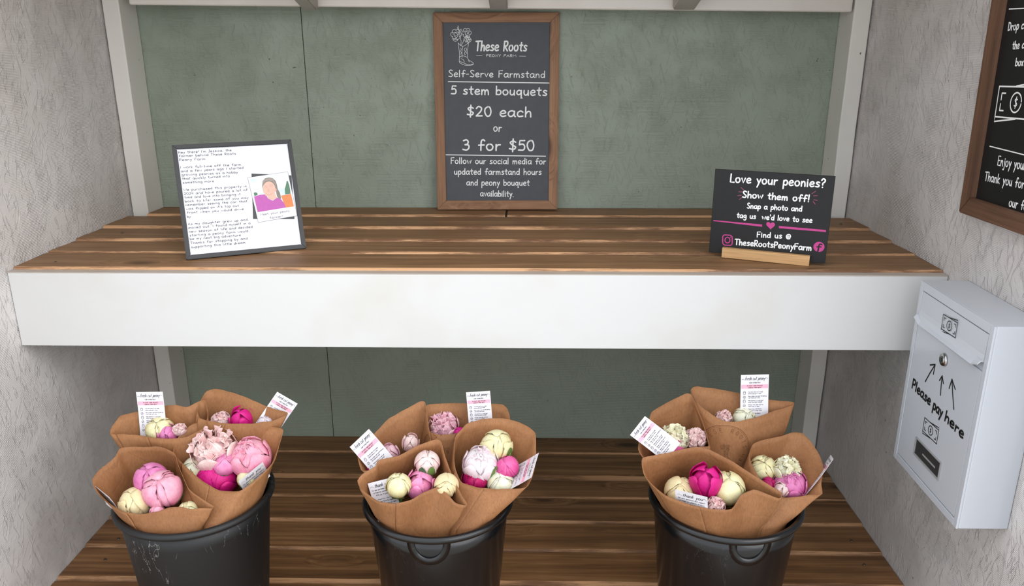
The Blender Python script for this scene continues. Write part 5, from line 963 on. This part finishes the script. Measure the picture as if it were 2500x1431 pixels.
def peony(loc, r, kind, colour, extra, label, group, foot):
    tiltv = Vector((random.uniform(-.25,.25), -.45+random.uniform(-.15,.15), 1)).normalized()
    q = tiltv.to_track_quat('Z','Y').to_matrix().to_4x4() @ Matrix.Rotation(random.uniform(0,6.28),4,'Z')
    o = bpy.data.objects.new('peony', None); COL.objects.link(o); o.empty_display_size = .02
    o.matrix_world = Matrix.Translation(loc) @ q @ Matrix.Scale(r,4)
    tag(o, label, 'flower', group)
    mat = PM[colour]; mi = mat
    sq = (1,1,.93)
    rnd = random.random
    if kind == 'bud':
        inst(random.choice(CB), 'heart', o, mat, (0,0,rnd()*6), sq)
        for k in range(4): inst(random.choice(PBi), 'petal', o, mi, (0,0,k*1.57+rnd()*.4), (.99,.99,.95))
        for k in range(5): inst(random.choice(PB), 'petal', o, mi, (rnd()*.06-.03,rnd()*.06-.03,k*2.2+rnd()*.3), (1+.017*k,1+.017*k,.96+.017*k))
    elif kind == 'half':
        inst(random.choice(CR), 'heart', o, mat, (0,0,rnd()*6), (.98,.98,.95))
        for k in range(5): inst(random.choice(PRi), 'petal', o, mi, (0,0,k*1.26+rnd()*.3), (.96,.96,.97+.05*rnd()))
        for k in range(5):
            zen = .05+.5*rnd(); lon = k*1.26+rnd(); dr = Vector((math.sin(zen)*math.cos(lon), math.sin(zen)*math.sin(lon), math.cos(zen)))
            inst(random.choice(PS), 'petal', o, mi, matrix=Matrix.Translation(dr*.72) @ dr.to_track_quat('Z','Y').to_matrix().to_4x4() @ Matrix.Rotation(rnd()*6.28,4,'Z') @ Matrix.Scale(.75+.2*rnd(),4))
        for k in range(5): inst(random.choice(PBi), 'petal', o, mi, (.05,0,k*1.257+rnd()*.4), (1.02,1.02,.92))
        for k in range(5): inst(random.choice(PT), 'petal', o, mi, (rnd()*.1,rnd()*.1,k*1.257+rnd()*.3), (1.02+.01*k,1.02+.01*k,.96))
    elif kind == 'tulip':
        inst(random.choice(CB), 'heart', o, mat, (0,0,rnd()*6), (.82,.82,.85))
        for k in range(3): inst(random.choice(PBi), 'petal', o, mi, (0,0,k*2.1+rnd()*.4), (.92,.92,1.08))
        for k in range(4): inst(random.choice(PT), 'petal', o, mi, (rnd()*.1,rnd()*.1,k*1.57+rnd()*.3), (.98,.98,1.15+.08*rnd()))
    else:
        inst(random.choice(CR), 'heart', o, mat, (0,0,rnd()*6), (.92,.92,.9))
        for k in range(15):
            zen = .12+1.0*math.sqrt((k+.5)/15); lon = k*2.399+rnd()*.4
            dr = Vector((math.sin(zen)*math.cos(lon), math.sin(zen)*math.sin(lon), math.cos(zen)))
            inst(random.choice(PS), 'petal', o, mi, matrix=Matrix.Translation(dr*.66) @ dr.to_track_quat('Z','Y').to_matrix().to_4x4() @ Matrix.Rotation(rnd()*6.28,4,'Z') @ Matrix.Rotation(-.25+rnd()*.5,4,'X') @ Matrix.Scale(.85+.4*rnd(),4))
        for k in range(8): inst(random.choice(PR), 'petal', o, mi, (rnd()*.3,rnd()*.3,k*.785+rnd()*.3), (1.0,1.0,.90+.1*rnd()))
        for k in range(5): inst(random.choice(PO), 'petal', o, mi, (rnd()*.1,rnd()*.1,k*1.257+rnd()*.3), (.98,.98,.85))
    for k in range(3): inst(SEPAL, 'sepal', o, M['leaf'], (0,0,k*2.09+.5), 1.0)
    if extra == 'leaf':
        for a, s_ in (((-.25,1.0),(.42,.98)) if colour == 'blush' else ((.95,.92),)):
            l_ = inst(LEAFH, 'leaf', o, M['leaf'] if a > 0 else M['leaf_dark'])
            l_.matrix_world = Matrix.Translation(loc) @ Matrix.Rotation(-PI/2+a,4,'Z') @ Matrix.Rotation(.15,4,'Y') @ Matrix.Scale(r*s_,4)
    # stem down towards the bottom of the wrap
    base = Vector(loc)-tiltv*r*.8; d = Vector(foot)-base
    s = inst(STEM, 'stem', o, M['leaf'])
    s.matrix_world = Matrix.Translation(base) @ (-d).to_track_quat('Z','Y').to_matrix().to_4x4() @ Matrix.Diagonal((1,1,d.length,1))
    return o

# ------------------------------------------------------------ wraps
def resample(L, n, smooth=.5):
    pts = [Vector(p) for p in L]; m = len(pts); out = []
    dense = []
    for i in range(m):
        a,b,c,d = pts[i-1],pts[i],pts[(i+1)%m],pts[(i+2)%m]
        for k in range(6):
            t = k/6; cr_ = .5*((2*b)+(c-a)*t+(2*a-5*b+4*c-d)*t*t+(3*b-a-3*c+d)*t*t*t); ln = b.lerp(c,t)
            dense.append(ln.lerp(cr_,smooth))
    seg = [(dense[(i+1)%len(dense)]-dense[i]).length for i in range(len(dense))]; tot = sum(seg)
    i = 0; acc = 0
    for k in range(n):
        s = tot*k/n
        while acc+seg[i] < s: acc += seg[i]; i += 1
        out.append(dense[i].lerp(dense[(i+1)%len(dense)], (s-acc)/max(seg[i],1e-9)))
    return out
QUAD = {'A':(-.050,.045),'B':(.018,.055),'C':(-.038,-.058),'D':(.058,-.030)}
def wrap(bq, idx, label):
    bx, by, R = DATA_BUCKETS[bq['b']]; nm = bq['name']
    n = 108; rim = resample(bq['rim'], n)
    cen = sum(rim, Vector())/n
    qx, qy = QUAD[nm]; wc = Vector((bx+qx*.95, by+qy*.95, ZR-.012)); foot = Vector((bx+qx*.55, by+qy*.55, -H+.02))
    waist, foot_l = [], []
    dv = [sum((rim[(i+k)%n]-cen for k in range(-11,12)), Vector())/23*1.06 for i in range(n)]
    for d in dv:
        kx, ky = {'A':(.72,.8),'B':(.86,.8),'C':(.86,1.25),'D':(.78,1.05)}[nm]; w_ = wc+Vector((d.x*kx,d.y*ky,0))
        rr = Vector((w_.x-bx,w_.y-by)); lim = R-.0185
        if rr.length > lim: rr = rr.normalized()*lim; w_.x, w_.y = bx+rr.x, by+rr.y
        waist.append(w_)
        dd = Vector((d.x,d.y)).normalized()*.022; foot_l.append(foot+Vector((dd.x,dd.y,0)))
    rows = []
    nr = 9
    for k in range(nr+1):
        t = k/nr; row = []
        for i in range(n):
            p = rim[i].lerp(waist[i], t)
            nv = (rim[i]-cen); nv.z = 0; nv = nv.normalized() if nv.length > 1e-6 else Vector((1,0,0))
            amp = .0028*math.sin(PI*min(1,t*1.1+.05))
            p = p+nv*amp*(noise.noise(Vector((i/n*9+idx*7.7, t*1.6, 0)))+.6*abs(noise.noise(Vector((i/n*21,t*.8,idx*3.)))) )
            if k == 0: p.z += .0012*noise.noise(Vector((i*.21,idx*2.,0)))
            row.append(p)
        rows.append(row)
    for k in range(1,6):
        t = k/5; rows.append([waist[i].lerp(foot_l[i], t) for i in range(n)])
    o_ = Vector(foot)
    vs = [p-o_ for row in rows for p in row]; fs = []
    for k in range(len(rows)-1):
        for i in range(n):
            j = (i+1) % n; fs.append((k*n+i,k*n+j,(k+1)*n+j,(k+1)*n+i))
    root = empty('paper_wrap', o_); tag(root, label, 'wrapping paper', 'kraft paper flower wraps in the buckets')
    sh = mesh('paper_cone', vs, fs, [M['kraft']], root, True)
    so = sh.modifiers.new('s','SOLIDIFY'); so.thickness = .0007; so.offset = 0
    # overlapping free edge of the sheet
    tree = BVHTree.FromPolygons([v+o_ for v in vs], fs)
    # find the frontmost index
    fi = min(range(n), key=lambda i: rim[i].y+.3*abs(rim[i].x-cen.x))
    i0 = fi+4 if 'stamp' not in bq else fi-46; span = 15
    vs2, fs2 = [], []
    for k in range(nr+3):
        for q in range(span+1):
            i = (i0+q) % n; p = rows[k][i]; nv = (p-Vector((cen.x,cen.y,p.z))); nv.z = 0; nv = nv.normalized()
            off_ = .0016 if q > 0 else .0022
            vs2.append(p+nv*off_-o_)
    for k in range(nr+2):
        for q in range(span): a = k*(span+1)+q; fs2.append((a,a+1,a+span+2,a+span+1))
    fl = mesh('paper_fold', vs2, fs2, [M['kraft']], root, True)
    so = fl.modifiers.new('s','SOLIDIFY'); so.thickness = .0005; so.offset = 0
    return root, tree, foot

# emblem stamped on the paper
def stamp(root, tree, c, r):
    ik = Ink()
    ik.stroke([Vector((math.cos(2*PI*i/48),math.sin(2*PI*i/48)))*r for i in range(49)], .00045, 0)
    ik.stroke([Vector((math.cos(2*PI*i/48),math.sin(2*PI*i/48)))*r*.95 for i in range(49)], .0002, 0)
    def arc(t, a_mid, rad_, h, up=1, gap=.30):
        n_ = len(t)
        for k, ch in enumerate(t):
            a = a_mid+up*(-(k-(n_-1)/2)*gap); w, st_ = GL[ch]
            for kind, pts in st_:
                qs = catmull(pts, 3) if kind == 'c' else pts
                cc = Vector((math.cos(a),math.sin(a)))*rad_; ux = Vector((math.sin(a),-math.cos(a)))*up; uy = Vector((math.cos(a),math.sin(a)))*up
                ik.stroke([cc+ux*((p.x-w/2)*h/10)+uy*((p.y-5)*h/10) for p in qs], .00042, 1)
    arc('THESE ROOTS', PI/2, r*.80, r*.17); arc('PEONY FARM', -PI/2, r*.80, r*.15, -1, .26)
    BC = Vector((0,0)); sc_ = r*1.05/.075
    allp = [Vector(q) for p in DATA_BOOT for q in p]; cx_ = sum(p.x for p in allp)/len(allp); cy_ = sum(p.y for p in allp)/len(allp)
    for p in DATA_BOOT: ik.stroke([(Vector(q)-Vector((cx_,cy_)))*sc_*.62*.9 for q in p], .00022, 0)
    vs, ok = [], []
    C_ = Vector(c)
    for p in ik.v:
        o_ = C_+Vector((p.x,-.2,p.y)); h_ = tree.ray_cast(o_, Vector((0,1,0)), .5)
        if h_[0] is None: vs.append(o_); ok.append(False)
        else:
            nn = h_[1]
            if nn.y > 0: nn = -nn
            vs.append(h_[0]+nn*.0007); ok.append(True)
    fs = [f for f in ik.f if all(ok[i] for i in f) and max((vs[f[0]]-vs[i]).length for i in f) < .012]
    o = mesh('stamp', [v-root.location for v in vs], fs, [M['ink_stamp']], root)
    return o

# ------------------------------------------------------------ cards
def card(TL, U, V, kind, label, idx):
    TL, U, V = Vector(TL), Vector(U), Vector(V); lu, lv = U.length, V.length
    u = U.normalized(); v = (-V).normalized(); nn = u.cross(v).normalized()   # towards the reader
    O = TL+V
    m = Matrix(((u.x,-nn.x,v.x,O.x),(u.y,-nn.y,v.y,O.y),(u.z,-nn.z,v.z,O.z),(0,0,0,1)))
    root = tag(empty('care_card' if kind != 'thanks' else 'thank_you_card', mat=m), label, 'card', 'cards tucked into the bouquets')
    # gently bowed card
    vs, fs = [], []; nb = 8; th = .0003
    bow = lambda z: .0016*math.sin(PI*z/lv)
    for i in range(nb+1):
        z = lv*i/nb
        vs += [(0,bow(z),z),(lu,bow(z),z),(lu,bow(z)+th,z),(0,bow(z)+th,z)]
    for i in range(nb):
        for q in range(4): a = i*4+q; b = i*4+(q+1)%4; fs.append((a,b,b+4,a+4))
    fs += [(0,1,2,3),(nb*4+3,nb*4+2,nb*4+1,nb*4)]
    o = mesh('sheet', vs, fs, [M['card']], root); bm = bmesh.new(); bm.from_mesh(o.data); bmesh.ops.recalc_face_normals(bm, faces=bm.faces); bm.to_mesh(o.data); bm.free()
    fn = lambda p, l=.0003: (p.x*lu, bow(p.y*lv)-l, p.y*lv)
    def fn_(l): return lambda p: (p.x, bow(p.y)-l, p.y)
    full = lv; vl = max(lv, lu*1.72); sh_ = full-vl; lv = vl
    def fn_(l): return lambda p: (p.x, .0016*math.sin(PI*(p.y+sh_)/full)-l, p.y+sh_)
    def T(ik, s, x0, x1, y, h, hw, **k):
        if y*lv+sh_ > .003: ik.text(s, (x0*lu, y*lv), (x1*lu, y*lv), h*lv, hw, **k)
    ik = Ink()
    if kind == 'thanks':
        T(ik, 'thank you', .22, .84, .86, .085, .00042, seg=3, shear=.35, cap=0)
        ik.stroke(catmull([Vector((lu*x, lv*y)) for x, y in ((.06,.88),(.12,.90),(.2,.87))], 4), .0002, 0)
        ik.stroke(catmull([Vector((lu*x, lv*y)) for x, y in ((.84,.89),(.9,.92),(.97,.88))], 4), .0002, 0)
        rows = [('for your purchase and support',.08,.92),('we hope our peonies bring a',.1,.9),('little joy to your day',.2,.8)]
        y = .79
        for s, a, b in rows: T(ik, s, a, b, y, .034, .00022, seg=2, cap=0); y -= .062
        if .56*lv+sh_ > .003: ik.stroke(catmull([Vector((lu*(.2+.06*i), lv*(.565+.012*(i%2)))) for i in range(6)], 3), .00035, 0)
        if .56*lv+sh_ > .003: ik.stroke(catmull([Vector((lu*(.56+.04*i), lv*(.565+.012*(i%2)))) for i in range(7)], 3), .00035, 0)
        T(ik, 'follow our farm for updates', .1, .9, .50, .034, .00022, seg=2, cap=0)
        T(ik, 'and we hope to see you soon', .1, .9, .44, .034, .00022, seg=2, cap=0)
        ik.build('printing', M['ink_grey'], root, fn=fn_(.0002))
    else:
        T(ik, 'fresh cut peony', .14, .86, .885, .075, .00030, seg=3, shear=.35, cap=0)
        ik.stroke(catmull([Vector((lu*x, lv*y)) for x, y in ((.03,.89),(.07,.91),(.14,.89))], 4), .0002, 0)
        ik.stroke(catmull([Vector((lu*x, lv*y)) for x, y in ((.86,.91),(.92,.93),(.97,.90))], 4), .0002, 0)
        T(ik, 'CARE INSTRUCTIONS', .30, .70, .815, .022, .00018, seg=2, cap=0)
        T(ik, 'TO KEEP YOUR PEONIES', .22, .78, .748, .022, .00020, seg=2, cap=0)
        T(ik, 'LOOKING THEIR BEST', .26, .74, .708, .022, .00020, seg=2, cap=0)
        rows = ('Trim the stems at an angle|before placing in water','Use a clean vase and fill halfway|with fresh cool water','Keep peonies in a cool spot|away from direct sunlight','Change water daily and trim|stems every 1-2 days','Remove any wilted leaves|or flowers to keep fresh','Enjoy the fresh blooms|for many days')
        y = .615
        for k, rw in enumerate(rows):
            a, b = rw.split('|')
            T(ik, a, .28, .28+.021*len(a)*.95, y, .020, .00016, seg=2, cap=0); T(ik, b, .28, .28+.021*len(b)*.95, y-.036, .020, .00016, seg=2, cap=0)
            cx_, cy_ = lu*.14, lv*(y-.008); rr = lu*.045
            ik.stroke([Vector((cx_+rr*math.cos(q*1.047+k), cy_+rr*math.sin(q*1.047+k)*(1 if k%2 else 1.5))) for q in range(7)], .00026, 0)
            ik.stroke([Vector((cx_-rr*.6,cy_-rr*(.9 if k%2 else -.6))), Vector((cx_+rr*.6,cy_+rr*.5))], .00022, 0)
            y -= .092
        ik.build('printing', M['ink_grey'], root, fn=fn_(.0004))
        ik2 = Ink(); 
        ik2.poly([Vector((0.02*lu,.70*lv)),Vector((.98*lu,.70*lv)),Vector((.98*lu,.785*lv)),Vector((0.02*lu,.785*lv))])
        ik2.build('pink_band', M['pink_band'], root, fn=fn_(.0002))
    return root

BN = ['left','middle','right']
WL = {
 (0,'A'):'brown paper wrap at the back left of the left bucket, beside the white wall',
 (0,'B'):'brown paper wrap with wide back flap at the back right of the left bucket',
 (0,'C'):'brown paper wrap with pointed right corner at the front left of the left bucket',
 (0,'D'):'tall open brown paper wrap at the front right of the left bucket',
 (1,'A'):'brown paper wrap leaning left with tall point, back left of the middle bucket',
 (1,'B'):'brown paper wrap at the back of the middle bucket, partly showing a round stamp',
 (1,'C'):'brown paper wrap with folded right corner at the front left of the middle bucket',
 (1,'D'):'wide rounded brown paper wrap on the right side of the middle bucket',
 (2,'A'):'brown paper wrap with square peak at the left of the right bucket',
 (2,'B'):'brown paper wrap bearing a round boot stamp, back of the right bucket',
 (2,'C'):'broad brown paper wrap with pointed folds at the front of the right bucket',
 (2,'D'):'brown paper wrap at the right of the right bucket, nearest the mailbox'}
CL = {
 (0,'A'):'upright white care card with pink band, back left bouquet of the left bucket',
 (0,'B'):'care card tilted to the right above the back right bouquet of the left bucket',
 (0,'C'):'white card peeking over the far left lip of the left bucket',
 (0,'D'):'thank you card slanting up to the right in the left bucket front bouquet',
 (1,'A'):'care card tilted left at the far left of the middle bucket',
 (1,'B'):'upright care card standing at the back of the middle bucket',
 (1,'C'):'thank you card lying back on the front lip of the middle bucket',
 (1,'D'):'care card turned sideways at the right edge of the middle bucket',
 (2,'A'):'care card tilted left at the far left of the right bucket',
 (2,'B'):'upright care card standing tallest at the back of the right bucket',
 (2,'C'):'thank you card in front of the magenta bud in the right bucket',
 (2,'D'):'card seen nearly edge-on at the right of the right bucket'}
CN = dict(cream='cream yellow', cream2='warm cream', ivory='ivory', blush='pale blush', whitepink='white and pink', pink='bright pink', pink2='rosy pink', pink3='soft pink', pinkdeep='deep pink', mauve='mauve pink', magenta='magenta', crimson='dark crimson pink', lilac='pale lilac')
KN = dict(bud='closed round peony bud', tulip='cupped peony', half='half-open peony', ruffle='ruffled open peony')
PLC = {'A':'back left','B':'back right','C':'front left','D':'front right'}
PL2 = {'A':'left','B':'back','C':'front','D':'right'}
for idx, bq in enumerate(DATA_BOUQUETS):
    key = (bq['b'], bq['name'])
    root, tree, foot = wrap(bq, idx, WL[key])
    if 'stamp' in bq: stamp(root, tree, bq['stamp'], .043)
    for k, (loc, r, kind, colour, ex) in enumerate(bq['flowers']):
        plc = (PLC if bq['b'] < 2 else PL2)[bq['name']]
        xs = sorted([f[0][0] for f in bq['flowers']]); 
        same = [f for f in bq['flowers'] if f[3] == colour and f[2] == kind]
        lab = '%s %s in the %s wrap of the %s bucket' % (CN[colour], KN[kind], plc, BN[bq['b']])
        if len(same) > 1: lab = ('larger ' if r == max(f[1] for f in same) else 'smaller ')+lab
        ft = Vector(foot)+Vector((random.uniform(-.012,.012),random.uniform(-.012,.012),.01))
        peony(Vector(loc), r, kind, colour, ex, lab, 'peonies in the paper wraps', ft)
    TL, U, V = bq['card']
    card(TL, U, V, bq['kind'], CL[key], idx)
